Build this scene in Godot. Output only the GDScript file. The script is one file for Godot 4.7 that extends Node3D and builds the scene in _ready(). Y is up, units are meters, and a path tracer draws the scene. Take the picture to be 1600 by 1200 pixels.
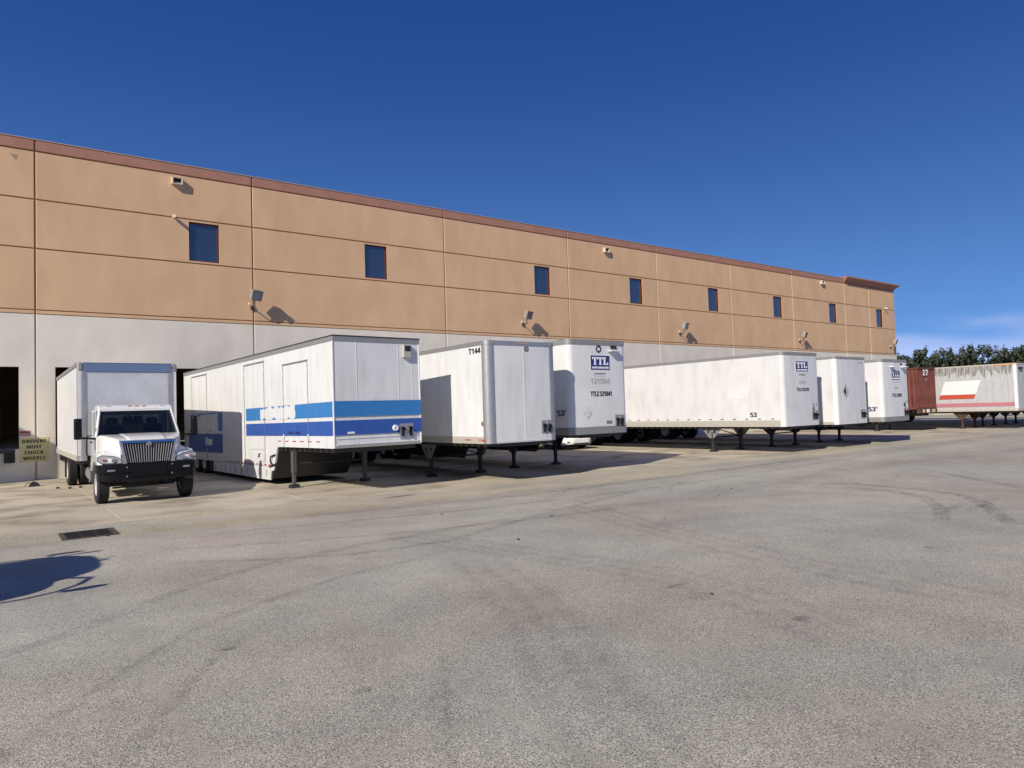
extends Node3D
# Freight yard: a tilt-up warehouse with docked trailers, a box truck, a container and a treeline.
# World: wall face on z = 0, x runs along the wall, y up, metres. The camera stands at (0, 2.06, 31.77).

var M := {}
var used := {}
var rng := RandomNumberGenerator.new()

# ---------------------------------------------------------------- shape helpers
func S() -> SurfaceTool:
	var st := SurfaceTool.new()
	st.begin(Mesh.PRIMITIVE_TRIANGLES)
	return st

func vtx(st: SurfaceTool, p: Vector3, n: Vector3) -> void:
	st.set_normal(n)
	st.add_vertex(p)

# corners run counter-clockwise seen from outside
func q(st: SurfaceTool, a: Vector3, b: Vector3, c: Vector3, d: Vector3) -> void:
	var n := (c - a).cross(d - b).normalized()
	for p in [a, c, b, a, d, c]:
		vtx(st, p, n)

func tri(st: SurfaceTool, a: Vector3, b: Vector3, c: Vector3) -> void:
	var n := (b - a).cross(c - a).normalized()
	for p in [a, c, b]:
		vtx(st, p, n)

func bx(st: SurfaceTool, lo: Vector3, hi: Vector3) -> void:
	var p := []
	for i in 8:
		p.append(Vector3(hi.x if i & 1 else lo.x, hi.y if i & 2 else lo.y, hi.z if i & 4 else lo.z))
	q(st, p[4], p[5], p[7], p[6])
	q(st, p[1], p[0], p[2], p[3])
	q(st, p[5], p[1], p[3], p[7])
	q(st, p[0], p[4], p[6], p[2])
	q(st, p[6], p[7], p[3], p[2])
	q(st, p[0], p[1], p[5], p[4])

# box with chamfered edges
func cbx(st: SurfaceTool, lo: Vector3, hi: Vector3, c := 0.01) -> void:
	var m := (lo + hi) / 2.0
	var h := (hi - lo) / 2.0
	c = minf(c, 0.45 * minf(h.x, minf(h.y, h.z)) * 2.0)
	for ax in 3:
		var u := (ax + 1) % 3
		var v := (ax + 2) % 3
		for s in [-1.0, 1.0]:
			var pts := []
			for k in [[-1, -1], [1, -1], [1, 1], [-1, 1]]:
				var p := Vector3()
				p[ax] = s * h[ax]
				p[u] = k[0] * (h[u] - c)
				p[v] = k[1] * (h[v] - c)
				pts.append(m + p)
			if s > 0:
				q(st, pts[0], pts[1], pts[2], pts[3])
			else:
				q(st, pts[3], pts[2], pts[1], pts[0])
	for ax in 3:                      # edges along ax
		var u := (ax + 1) % 3
		var v := (ax + 2) % 3
		for su in [-1.0, 1.0]:
			for sv in [-1.0, 1.0]:
				var a := Vector3()
				var b := Vector3()
				a[u] = su * h[u]
				a[v] = sv * (h[v] - c)
				b[u] = su * (h[u] - c)
				b[v] = sv * h[v]
				var e := Vector3()
				e[ax] = h[ax] - c
				if su * sv > 0:
					q(st, m + a - e, m + b - e, m + b + e, m + a + e) if false else q(st, m + b - e, m + b + e, m + a + e, m + a - e) if false else _edge(st, m, a, b, e)
				else:
					_edge(st, m, a, b, e)
	for sx in [-1.0, 1.0]:
		for sy in [-1.0, 1.0]:
			for sz in [-1.0, 1.0]:
				var a := m + Vector3(sx * h.x, sy * (h.y - c), sz * (h.z - c))
				var b := m + Vector3(sx * (h.x - c), sy * h.y, sz * (h.z - c))
				var d := m + Vector3(sx * (h.x - c), sy * (h.y - c), sz * h.z)
				if sx * sy * sz > 0:
					tri(st, a, b, d)
				else:
					tri(st, a, d, b)

func _edge(st: SurfaceTool, m: Vector3, a: Vector3, b: Vector3, e: Vector3) -> void:
	var out := a + b
	var n := (b - a).cross(e)
	if n.dot(out) > 0:
		q(st, m + a - e, m + b - e, m + b + e, m + a + e)
	else:
		q(st, m + a - e, m + a + e, m + b + e, m + b - e)

func frame_of(d: Vector3) -> Array:
	d = d.normalized()
	var u := d.cross(Vector3.UP if absf(d.y) < 0.9 else Vector3.RIGHT).normalized()
	return [u, d.cross(u).normalized()]

func tb(st: SurfaceTool, a: Vector3, b: Vector3, r: float, n := 10, r2 := -1.0, caps := true) -> void:
	if r2 < 0:
		r2 = r
	var f := frame_of(b - a)
	var u: Vector3 = f[0]
	var v: Vector3 = f[1]
	var d := (b - a).normalized()
	for i in n:
		var t0 := TAU * i / n
		var t1 := TAU * (i + 1) / n
		var n0 := u * cos(t0) + v * sin(t0)
		var n1 := u * cos(t1) + v * sin(t1)
		var p := [a + n0 * r, a + n1 * r, b + n1 * r2, b + n0 * r2]
		var nn := [n0, n1, n1, n0]
		for k in [0, 2, 1, 0, 3, 2]:
			vtx(st, p[k], nn[k])
		if caps:
			for k in [a, a + n0 * r, a + n1 * r]:
				vtx(st, k, -d)
			for k in [b, b + n1 * r2, b + n0 * r2]:
				vtx(st, k, d)

func ptube(st: SurfaceTool, pts: Array, r: float, n := 8) -> void:
	for i in pts.size() - 1:
		tb(st, pts[i], pts[i + 1], r, n)

# profile: [radius, along] pairs round an axis
func lathe(st: SurfaceTool, prof: Array, o: Vector3, axis: Vector3, n := 24) -> void:
	var f := frame_of(axis)
	var u: Vector3 = f[0]
	var v: Vector3 = f[1]
	var d := axis.normalized()
	for i in prof.size() - 1:
		var r0: float = prof[i][0]
		var h0: float = prof[i][1]
		var r1: float = prof[i + 1][0]
		var h1: float = prof[i + 1][1]
		var slope := Vector2(h1 - h0, r0 - r1).normalized()
		for k in n:
			var t0 := TAU * k / n
			var t1 := TAU * (k + 1) / n
			var e0 := u * cos(t0) + v * sin(t0)
			var e1 := u * cos(t1) + v * sin(t1)
			var m0 := (e0 * slope.x + d * slope.y).normalized()
			var m1 := (e1 * slope.x + d * slope.y).normalized()
			var p := [o + e0 * r0 + d * h0, o + e1 * r0 + d * h0, o + e1 * r1 + d * h1, o + e0 * r1 + d * h1]
			var nn := [m0, m1, m1, m0]
			for j in [0, 2, 1, 0, 3, 2]:
				vtx(st, p[j], nn[j])

# polygon (counter-clockwise in u,v) pushed along w = u x v by depth
func prism(st: SurfaceTool, poly: PackedVector2Array, o: Vector3, u: Vector3, v: Vector3, depth: float, soft := 30.0) -> void:
	var w := u.cross(v).normalized()
	if Geometry2D.is_polygon_clockwise(poly):
		poly = poly.duplicate()
		poly.reverse()
	# is_polygon_clockwise uses y-down; make sure by signed area
	var area := 0.0
	for i in poly.size():
		area += poly[i].cross(poly[(i + 1) % poly.size()])
	if area < 0:
		poly = poly.duplicate()
		poly.reverse()
	var n := poly.size()
	var nrm := []
	for i in n:
		var e := poly[(i + 1) % n] - poly[i]
		nrm.append((u * e.y - v * e.x).normalized())
	var lim := cos(deg_to_rad(soft))
	for i in n:
		var j := (i + 1) % n
		var na: Vector3 = nrm[i]
		var nb: Vector3 = nrm[i]
		var pv: Vector3 = nrm[(i + n - 1) % n]
		var nx: Vector3 = nrm[j]
		if pv.dot(nrm[i]) > lim:
			na = (pv + nrm[i]).normalized()
		if nx.dot(nrm[i]) > lim:
			nb = (nx + nrm[i]).normalized()
		var a := o + u * poly[i].x + v * poly[i].y
		var b := o + u * poly[j].x + v * poly[j].y
		var p := [a, b, b + w * depth, a + w * depth]
		var nn := [na, nb, nb, na]
		for k in [0, 2, 1, 0, 3, 2]:
			vtx(st, p[k], nn[k])
	var t := Geometry2D.triangulate_polygon(poly)
	for i in range(0, t.size(), 3):
		var a := poly[t[i]]
		var b := poly[t[i + 1]]
		var c := poly[t[i + 2]]
		if (b - a).cross(c - a) < 0:
			var x := b
			b = c
			c = x
		var pa := o + u * a.x + v * a.y
		var pb := o + u * b.x + v * b.y
		var pc := o + u * c.x + v * c.y
		for k in [pa + w * depth, pc + w * depth, pb + w * depth]:
			vtx(st, k, w)
		for k in [pa, pb, pc]:
			vtx(st, k, -w)

# smooth surface through rings of points; each ring runs counter-clockwise seen against the direction of travel
func loft(st: SurfaceTool, rings: Array, closed := true, caps := true) -> void:
	var m: int = rings[0].size()
	var k := rings.size()
	var nm := []
	for i in k:
		var row := []
		for j in m:
			var pj: int = (j + m - 1) % m if closed else maxi(j - 1, 0)
			var nj: int = (j + 1) % m if closed else mini(j + 1, m - 1)
			var du: Vector3 = rings[i][nj] - rings[i][pj]
			var dv: Vector3 = rings[mini(i + 1, k - 1)][j] - rings[maxi(i - 1, 0)][j]
			row.append(du.cross(dv).normalized())
		nm.append(row)
	for i in k - 1:
		for j in (m if closed else m - 1):
			var j2 := (j + 1) % m
			var p := [rings[i][j], rings[i][j2], rings[i + 1][j2], rings[i + 1][j]]
			var nn := [nm[i][j], nm[i][j2], nm[i + 1][j2], nm[i + 1][j]]
			for t in [0, 2, 1, 0, 3, 2]:
				vtx(st, p[t], nn[t])
	if caps and closed:
		for e in [0, k - 1]:
			var c := Vector3()
			for p in rings[e]:
				c += p
			c /= m
			for j in m:
				if e == 0:
					tri(st, c, rings[e][(j + 1) % m], rings[e][j])
				else:
					tri(st, c, rings[e][j], rings[e][(j + 1) % m])

# ---------------------------------------------------------------- scene helpers
func numbered(n: String) -> String:
	if not used.has(n):
		used[n] = 0
		return n
	used[n] += 1
	return "%s_%03d" % [n, used[n]]

func tag(o: Node, label: String, cat := "", group := "") -> void:
	o.set_meta("label", label)
	if cat:
		o.set_meta("category", cat)
	if group:
		o.set_meta("group", group)

func thing(n: String, label: String, cat: String, at := Vector3.ZERO, group := "") -> Node3D:
	var o := Node3D.new()
	o.name = numbered(n)
	add_child(o)
	o.position = at
	tag(o, label, cat, group)
	return o

func obj(parent: Node, n: String, st: SurfaceTool, m: Material, at := Vector3.ZERO) -> MeshInstance3D:
	return inst(parent, n, st.commit(), m, at)

func inst(parent: Node, n: String, mesh: Mesh, m: Material, at := Vector3.ZERO) -> MeshInstance3D:
	var o := MeshInstance3D.new()
	o.name = numbered(n) if parent == self else n
	o.mesh = mesh
	o.material_override = m
	o.position = at
	if n in ["hinge", "rivet_row", "rivets", "latch", "bolt", "worn_print", "crossmembers", "gusset_hole"]:
		o.set_meta("kind", "stuff")       # too small to pick apart
	parent.add_child(o, true)
	return o

func structure(n: String, st: SurfaceTool, m: Material) -> MeshInstance3D:
	var o := obj(self, n, st, m)
	o.set_meta("kind", "structure")
	return o

# lettering w wide and h high, centred on p; face 0 looks to +z, face 1 to -x
func letters(parent: Node, s: String, p: Vector3, w: float, h: float, m: Material, face := 0, font := "Droid Sans", bold := true, n := "lettering") -> MeshInstance3D:
	var tm := TextMesh.new()
	var sf := SystemFont.new()
	sf.font_names = PackedStringArray([font])
	sf.font_weight = 700 if bold else 400
	tm.font = sf
	tm.text = s
	tm.font_size = 64
	tm.pixel_size = 0.01
	tm.depth = 0.02
	tm.curve_step = 1.0
	var box := tm.get_aabb()
	var o := MeshInstance3D.new()
	o.name = n
	if bold:                       # heavy strokes: the outline set three times, a little apart
		var st := SurfaceTool.new()
		st.begin(Mesh.PRIMITIVE_TRIANGLES)
		var e := box.size.y * 0.035
		for k in 3:
			st.append_from(tm, 0, Transform3D(Basis(), Vector3([0.0, -e, e][k], [0.0, e * 0.5, -e * 0.5][k], k * 0.004)))
		o.mesh = st.commit()
		box = box.grow(e)
	else:
		o.mesh = tm
	o.material_override = m
	var sc := Vector3(w / maxf(box.size.x, 0.01), h / maxf(box.size.y, 0.01), 0.2)
	var c := box.get_center()
	var b := Basis(Vector3.UP, -PI / 2.0 if face == 1 else 0.0)
	o.transform = Transform3D(b * Basis.from_scale(sc), p - b * (c * sc))
	parent.add_child(o, true)
	return o

# ---------------------------------------------------------------- materials
func ntex(freq: float, ramp: Array, kind := FastNoiseLite.TYPE_SIMPLEX_SMOOTH, oct := 4, size := 512, sd := 1, normal := false) -> NoiseTexture2D:
	var n := FastNoiseLite.new()
	n.seed = sd
	n.noise_type = kind
	n.frequency = freq
	n.fractal_octaves = oct
	if kind == FastNoiseLite.TYPE_CELLULAR:
		n.cellular_return_type = FastNoiseLite.RETURN_CELL_VALUE
		n.fractal_type = FastNoiseLite.FRACTAL_NONE if oct <= 1 else FastNoiseLite.FRACTAL_FBM
	var t := NoiseTexture2D.new()
	t.width = size
	t.height = size
	t.seamless = true
	t.seamless_blend_skirt = 0.15
	t.noise = n
	if ramp.size():
		var g := Gradient.new()
		var offs := PackedFloat32Array()
		var cols := PackedColorArray()
		for r in ramp:
			offs.append(r[0])
			var c = r[1]
			cols.append(c if c is Color else Color(c, c, c))
		g.offsets = offs
		g.colors = cols
		t.color_ramp = g
	return t

func mat(col: Color, rough := 0.6, metal := 0.0, tex: Texture2D = null, scale := Vector3.ONE, world := false) -> StandardMaterial3D:
	var m := StandardMaterial3D.new()
	m.albedo_color = col.linear_to_srgb()
	m.roughness = rough
	m.metallic = metal
	if tex:
		m.albedo_texture = tex
		m.uv1_triplanar = true
		m.uv1_world_triplanar = world
		m.uv1_scale = scale
	return m

func over(m: StandardMaterial3D, tex: Texture2D, scale: Vector3, world := true) -> StandardMaterial3D:
	m.detail_enabled = true
	m.detail_albedo = tex
	m.detail_blend_mode = BaseMaterial3D.BLEND_MODE_MUL
	m.detail_uv_layer = BaseMaterial3D.DETAIL_UV_2
	m.uv2_triplanar = true
	m.uv2_world_triplanar = world
	m.uv2_scale = scale
	return m

func bump(m: StandardMaterial3D, tex: Texture2D, cm: float) -> StandardMaterial3D:
	m.heightmap_enabled = true
	m.heightmap_texture = tex
	m.heightmap_scale = cm
	return m

func materials() -> void:
	var fine := ntex(0.06, [[0.0, 0.95], [0.5, 0.98], [1.0, 1.0]], FastNoiseLite.TYPE_SIMPLEX_SMOOTH, 5, 512, 3)
	var blotch := ntex(0.012, [[0.0, 0.93], [0.45, 0.965], [0.7, 0.985], [1.0, 1.0]], FastNoiseLite.TYPE_SIMPLEX_SMOOTH, 5, 512, 8)
	var streak := ntex(0.03, [[0.0, Color(0.86, 0.86, 0.84)], [0.3, Color(0.955, 0.955, 0.95)], [0.55, 0.985], [1.0, 1.0]], FastNoiseLite.TYPE_SIMPLEX_SMOOTH, 5, 512, 12)
	var smear := ntex(0.02, [[0.0, Color(0.91, 0.91, 0.90)], [0.4, Color(0.965, 0.965, 0.96)], [1.0, 1.0]], FastNoiseLite.TYPE_SIMPLEX_SMOOTH, 4, 512, 14)
	var grit := ntex(0.35, [[0.0, 0.3], [1.0, 1.0]], FastNoiseLite.TYPE_SIMPLEX_SMOOTH, 3, 512, 5)
	M.grit = grit
	# walls
	M.tan = bump(over(mat(Color(0.71, 0.475, 0.285), 0.85, 0.0, fine, Vector3(0.5, 0.5, 0.5), true), blotch, Vector3(0.11, 0.05, 0.11)), grit, 0.5)
	M.cream = bump(over(mat(Color(0.79, 0.745, 0.65), 0.85, 0.0, fine, Vector3(0.5, 0.5, 0.5), true), blotch, Vector3(0.14, 0.07, 0.14)), grit, 0.5)
	M.brown = bump(over(mat(Color(0.42, 0.21, 0.155), 0.8, 0.0, fine, Vector3(0.6, 0.6, 0.6), true), blotch, Vector3(0.2, 0.2, 0.2)), grit, 0.4)
	M.scuff = mat(Color(0.30, 0.24, 0.17), 0.9)
	M.joint_tan = mat(Color(0.27, 0.135, 0.07), 0.9)
	M.joint_cream = mat(Color(0.33, 0.31, 0.28), 0.9)
	M.coping = mat(Color(0.52, 0.40, 0.34), 0.5, 0.3)
	M.interior = mat(Color(0.79, 0.745, 0.65), 0.9)
	M.window_frame = mat(Color(0.16, 0.028, 0.018), 0.5)
	M.window_glass = mat(Color(0.15, 0.18, 0.21), 0.04, 0.85)
	# ground
	var stone := ntex(0.30, [[0.0, Color(0.42, 0.415, 0.41)], [0.22, Color(0.64, 0.63, 0.62)], [0.5, Color(0.775, 0.76, 0.745)], [0.78, Color(0.84, 0.83, 0.81)], [0.88, Color(0.97, 0.96, 0.94)], [1.0, 1.0]], FastNoiseLite.TYPE_CELLULAR, 1, 1024, 21)
	M.asphalt = mat(Color(0.87, 0.845, 0.72), 0.93, 0.0, stone, Vector3(0.56, 0.56, 0.56), true)
	bump(M.asphalt, stone, 0.5)
	var far_patch := ntex(0.014, [[0.0, 0.87], [0.5, 0.92], [1.0, 0.97]], FastNoiseLite.TYPE_SIMPLEX_SMOOTH, 5, 512, 33)
	M.asphalt_far = over(mat(Color(0.87, 0.845, 0.72), 0.93, 0.0, stone, Vector3(0.56, 0.56, 0.56), true), far_patch, Vector3(0.06, 0.06, 0.06))
	M.slab = []
	var conc := ntex(0.05, [[0.0, Color(0.90, 0.89, 0.87)], [0.5, Color(0.96, 0.955, 0.94)], [1.0, 1.0]], FastNoiseLite.TYPE_SIMPLEX_SMOOTH, 6, 512, 41)
	var stain := ntex(0.010, [[0.0, Color(0.66, 0.65, 0.62)], [0.3, Color(0.86, 0.85, 0.82)], [0.55, Color(0.96, 0.95, 0.93)], [1.0, 1.0]], FastNoiseLite.TYPE_SIMPLEX_SMOOTH, 5, 512, 44)
	for k in 3:
		var f: float = [1.0, 0.93, 0.97][k]
		M.slab.append(bump(over(mat(Color(0.60 * f, 0.555 * f, 0.465 * f), 0.9, 0.0, conc, Vector3(0.4, 0.4, 0.4), true), stain, Vector3(0.085, 0.085, 0.11)), grit, 0.3))
	M.joint = mat(Color(0.10, 0.09, 0.075), 0.95)
	M.soil = mat(Color(0.16, 0.15, 0.10), 0.95, 0.0, blotch, Vector3(0.1, 0.1, 0.1), true)
	var grassy := ntex(0.08, [[0.0, Color(0.45, 0.5, 0.4)], [1.0, 1.0]], FastNoiseLite.TYPE_SIMPLEX_SMOOTH, 5, 512, 51)
	M.grass = mat(Color(0.115, 0.155, 0.045), 0.95, 0.0, grassy, Vector3(0.3, 0.3, 0.3), true)
	# trailers
	M.white = over(mat(Color(0.77, 0.79, 0.80), 0.38, 0.0, fine, Vector3(0.35, 0.35, 0.35)), smear, Vector3(0.22, 0.05, 0.22))
	M.white_clean = over(mat(Color(0.79, 0.80, 0.80), 0.32, 0.0, fine, Vector3(0.3, 0.3, 0.3)), blotch, Vector3(0.12, 0.1, 0.12))
	M.white_dirty = over(mat(Color(0.74, 0.755, 0.765), 0.45, 0.0, fine, Vector3(0.4, 0.4, 0.4)), smear, Vector3(0.16, 0.06, 0.16))
	var grime := ntex(0.02, [[0.0, Color(0.52, 0.52, 0.50)], [0.4, Color(0.70, 0.70, 0.68)], [0.7, Color(0.86, 0.86, 0.85)], [1.0, 1.0]], FastNoiseLite.TYPE_SIMPLEX_SMOOTH, 6, 512, 61)
	M.mildew = over(mat(Color(0.56, 0.565, 0.55), 0.6, 0.0, fine, Vector3(0.4, 0.4, 0.4)), grime, Vector3(0.75, 0.09, 0.75))
	M.mildew_light = over(mat(Color(0.50, 0.515, 0.53), 0.6, 0.0, fine, Vector3(0.4, 0.4, 0.4)), streak, Vector3(0.4, 0.06, 0.4))
	M.box_grey = over(mat(Color(0.60, 0.625, 0.655), 0.35, 0.1, fine, Vector3(0.3, 0.3, 0.3)), blotch, Vector3(0.3, 0.2, 0.3))
	M.cap = mat(Color(0.36, 0.38, 0.42), 0.22, 0.9, fine, Vector3(0.6, 0.6, 0.6))
	M.patch = mat(Color(0.81, 0.815, 0.81), 0.4, 0.0, fine, Vector3(0.3, 0.3, 0.3))
	M.alu = over(mat(Color(0.50, 0.50, 0.50), 0.42, 0.7, fine, Vector3(0.8, 0.8, 0.8)), streak, Vector3(0.7, 0.2, 0.7))
	M.alu_dull = over(mat(Color(0.33, 0.335, 0.335), 0.55, 0.35, fine, Vector3(0.8, 0.8, 0.8)), streak, Vector3(0.7, 0.2, 0.7))
	M.rail_dirty = over(mat(Color(0.55, 0.53, 0.47), 0.6, 0.2, fine, Vector3(0.8, 0.8, 0.8)), streak, Vector3(0.9, 0.5, 0.9))
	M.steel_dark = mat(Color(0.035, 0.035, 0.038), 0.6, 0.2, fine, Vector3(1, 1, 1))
	M.steel_grey = mat(Color(0.24, 0.245, 0.25), 0.6, 0.2, fine, Vector3(1, 1, 1))
	M.steel_mid = mat(Color(0.10, 0.10, 0.10), 0.6, 0.2, fine, Vector3(1, 1, 1))
	M.rust = over(mat(Color(0.16, 0.085, 0.05), 0.85, 0.0, fine, Vector3(1, 1, 1)), grime, Vector3(1, 1, 1))
	M.black = mat(Color(0.007, 0.007, 0.008), 0.35)
	M.black.metallic_specular = 0.32
	M.black_matte = mat(Color(0.02, 0.02, 0.021), 0.8)
	M.rubber = mat(Color(0.022, 0.022, 0.023), 0.85, 0.0, fine, Vector3(2, 2, 2))
	M.rim = mat(Color(0.62, 0.62, 0.60), 0.45, 0.1, fine, Vector3(2, 2, 2))
	M.chrome = mat(Color(0.62, 0.64, 0.67), 0.12, 1.0)
	M.grille_bar = mat(Color(0.46, 0.46, 0.46), 0.35, 0.5)
	M.blue_light = over(mat(Color(0.035, 0.215, 0.55), 0.35, 0.0, fine, Vector3(0.4, 0.4, 0.4)), blotch, Vector3(0.4, 0.2, 0.4))
	M.blue_dark = over(mat(Color(0.032, 0.105, 0.42), 0.35, 0.0, fine, Vector3(0.4, 0.4, 0.4)), blotch, Vector3(0.4, 0.2, 0.4))
	M.navy = mat(Color(0.018, 0.03, 0.17), 0.4)
	M.ink = mat(Color(0.02, 0.02, 0.022), 0.5)
	M.ink_blue = mat(Color(0.02, 0.03, 0.13), 0.5)
	M.ink_faint = mat(Color(0.42, 0.43, 0.44), 0.5)
	M.sign_white = mat(Color(0.82, 0.83, 0.84), 0.4)
	M.red_tape = mat(Color(0.42, 0.05, 0.035), 0.4)
	M.red_stripe = mat(Color(0.52, 0.085, 0.05), 0.45, 0.0, fine, Vector3(0.6, 0.6, 0.6))
	M.pink_stripe = over(mat(Color(0.52, 0.20, 0.24), 0.55, 0.0, fine, Vector3(0.6, 0.6, 0.6)), streak, Vector3(1.2, 0.4, 1.2))
	M.amber = mat(Color(0.75, 0.28, 0.03), 0.25)
	M.lamp_amber = mat(Color(0.40, 0.16, 0.08), 0.3)
	M.orange_patch = mat(Color(0.62, 0.33, 0.12), 0.7)
	M.red_lens = mat(Color(0.45, 0.03, 0.02), 0.25)
	M.container = over(mat(Color(0.185, 0.05, 0.034), 0.65, 0.0, fine, Vector3(0.6, 0.6, 0.6)), grime_soft(), Vector3(0.5, 0.12, 0.5))
	M.truck_white = mat(Color(0.80, 0.81, 0.80), 0.22, 0.0, fine, Vector3(0.3, 0.3, 0.3))
	M.truck_white.clearcoat_enabled = true
	M.truck_white.clearcoat = 0.6
	M.truck_white.clearcoat_roughness = 0.06
	M.lens = mat(Color(0.46, 0.47, 0.46), 0.2, 0.25)
	M.glass = mat(Color(0.03, 0.04, 0.045, 0.12), 0.03)
	M.glass.transparency = BaseMaterial3D.TRANSPARENCY_ALPHA
	M.glass.albedo_color = Color(0.05, 0.07, 0.08, 0.5)
	M.seat = mat(Color(0.03, 0.032, 0.038), 0.85)
	M.vest = mat(Color(0.13, 0.15, 0.035), 0.85)
	M.yellow_sign = over(mat(Color(0.60, 0.56, 0.29), 0.6, 0.0, fine, Vector3(1, 1, 1)), streak, Vector3(2, 1.2, 2))
	M.pink_sign = mat(Color(0.38, 0.13, 0.17), 0.6, 0.0, fine, Vector3(3, 3, 3))
	M.fixture = mat(Color(0.27, 0.265, 0.25), 0.6, 0.1, fine, Vector3(2, 2, 2))
	M.fixture_dark = mat(Color(0.06, 0.045, 0.035), 0.7)
	M.fixture_cream = mat(Color(0.60, 0.53, 0.42), 0.6)
	M.lamp_glass = mat(Color(0.30, 0.33, 0.34), 0.12, 0.4)
	M.camera_white = mat(Color(0.78, 0.77, 0.74), 0.4)
	M.iron = mat(Color(0.02, 0.019, 0.018), 0.75, 0.2, fine, Vector3(2, 2, 2))
	M.iron_frame = mat(Color(0.075, 0.065, 0.055), 0.8, 0.1, fine, Vector3(2, 2, 2))
	M.wood = mat(Color(0.5, 0.42, 0.28), 0.8, 0.0, fine, Vector3(2, 2, 2))
	M.car_paint = mat(Color(0.84, 0.845, 0.84), 0.2)
	M.car_paint.clearcoat_enabled = true
	M.car_paint.clearcoat = 0.7
	M.car_paint.clearcoat_roughness = 0.04
	# plants
	M.bark = mat(Color(0.09, 0.07, 0.05), 0.95)
	M.leaf = []
	for c in [Color(0.085, 0.106, 0.066), Color(0.098, 0.122, 0.068), Color(0.076, 0.096, 0.066), Color(0.12, 0.165, 0.065), Color(0.15, 0.22, 0.09)]:
		var m := mat(c, 0.7)
		m.vertex_color_use_as_albedo = true
		m.backlight_enabled = true
		m.backlight = Color(0.25, 0.28, 0.12)
		M.leaf.append(m)

func grime_soft() -> NoiseTexture2D:
	return ntex(0.03, [[0.0, Color(0.62, 0.60, 0.58)], [0.5, 0.9], [1.0, 1.0]], FastNoiseLite.TYPE_SIMPLEX_SMOOTH, 5, 256, 71)

# ---------------------------------------------------------------- ready
func _ready() -> void:
	rng.seed = 7
	view_and_light()
	materials()
	ground()
	warehouse()
	wall_fittings()
	treeline()
	box_truck()
	dropped_trailer()
	vans()
	far_vans()
	container_unit()
	parked_car()
	passing_truck()
	small_things()

func view_and_light() -> void:
	var cam := Camera3D.new()
	cam.name = "camera"
	cam.fov = 57.709
	cam.near = 0.1
	cam.far = 4000.0
	var yaw := 0.6403
	var pitch := 0.0383
	var roll := -0.0305
	var fw := Vector3(sin(yaw) * cos(pitch), sin(pitch), -cos(yaw) * cos(pitch))
	var r := Vector3(cos(yaw), 0, sin(yaw))
	var u := r.cross(fw)
	cam.transform = Transform3D(Basis(r * cos(roll) + u * sin(roll), u * cos(roll) - r * sin(roll), -fw), Vector3(0, 2.06, 31.766))
	add_child(cam)
	cam.current = true
	var sun := DirectionalLight3D.new()
	sun.name = "sun"
	sun.light_energy = 1.55
	sun.light_color = Color(1.0, 0.955, 0.895)
	sun.light_angular_distance = 0.53
	sun.shadow_enabled = true
	var d := Vector3(1.0, -0.70, -0.44).normalized()
	sun.basis = Basis.looking_at(d, Vector3.UP)
	add_child(sun)
	var sky_mat := ProceduralSkyMaterial.new()
	sky_mat.sky_top_color = Color(0.085, 0.235, 0.515)
	sky_mat.sky_horizon_color = Color(0.47, 0.70, 0.98)
	sky_mat.sky_curve = 0.14
	sky_mat.sky_energy_multiplier = 1.0
	sky_mat.ground_bottom_color = Color(0.35, 0.33, 0.30)
	sky_mat.ground_horizon_color = Color(0.5, 0.52, 0.54)
	sky_mat.sun_angle_max = 20.0
	sky_mat.sun_curve = 0.1
	# low thin cloud all round the horizon
	var w := 1024
	var h := 512
	var img := Image.create(w, h, false, Image.FORMAT_RGBA8)
	var n := FastNoiseLite.new()
	n.seed = 5
	n.frequency = 0.9
	n.fractal_octaves = 5
	for y in range(200, h / 2):
		var el := 90.0 - 180.0 * (y + 0.5) / h
		for x in w:
			var a := TAU * x / w
			var v := n.get_noise_3d(cos(a) * 3.0, el * 0.55, sin(a) * 3.0)
			var band := smoothstep(0.0, 1.6, el) * (1.0 - smoothstep(4.2 + v * 1.6, 5.3 + v * 2.0, el))
			var c := clampf(band * (0.75 + v * 0.9), 0.0, 1.0)
			if c > 0.003:
				img.set_pixel(x, y, Color(0.86, 0.85, 0.86, c))
	sky_mat.sky_cover = ImageTexture.create_from_image(img)
	sky_mat.sky_cover_modulate = Color(0.68, 0.58, 0.48)
	var sky := Sky.new()
	sky.sky_material = sky_mat
	var env := Environment.new()
	env.background_mode = Environment.BG_SKY
	env.sky = sky
	env.tonemap_mode = Environment.TONE_MAPPER_LINEAR
	env.tonemap_exposure = 1.05
	env.sdfgi_enabled = true
	env.ssao_enabled = true
	env.ssil_enabled = true
	var we := WorldEnvironment.new()
	we.name = "environment"
	we.environment = env
	add_child(we)

# ---------------------------------------------------------------- ground
const APRON := 15.2
const MAP_X0 := -4.0
const MAP_X1 := 76.0
const MAP_Z1 := 35.2

const LANES := [[Vector2(5.5, 20.5), Vector2(6.4, 24.8), Vector2(6.6, 26.2), Vector2(6.4, 27.4), Vector2(6.1, 28.2), Vector2(5.8, 29.0)], [Vector2(5.6, 23.0), Vector2(4.9, 25.0), Vector2(4.2, 26.6), Vector2(3.3, 28.2), Vector2(2.7, 29.6)], [Vector2(10.5, 19.0), Vector2(9.0, 23.5), Vector2(8.3, 26.5), Vector2(8.0, 29.5)]]

func sheet(st: SurfaceTool, x0: float, x1: float, z0: float, z1: float, y: float) -> void:
	q(st, Vector3(x0, y, z1), Vector3(x1, y, z1), Vector3(x1, y, z0), Vector3(x0, y, z0))

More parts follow.
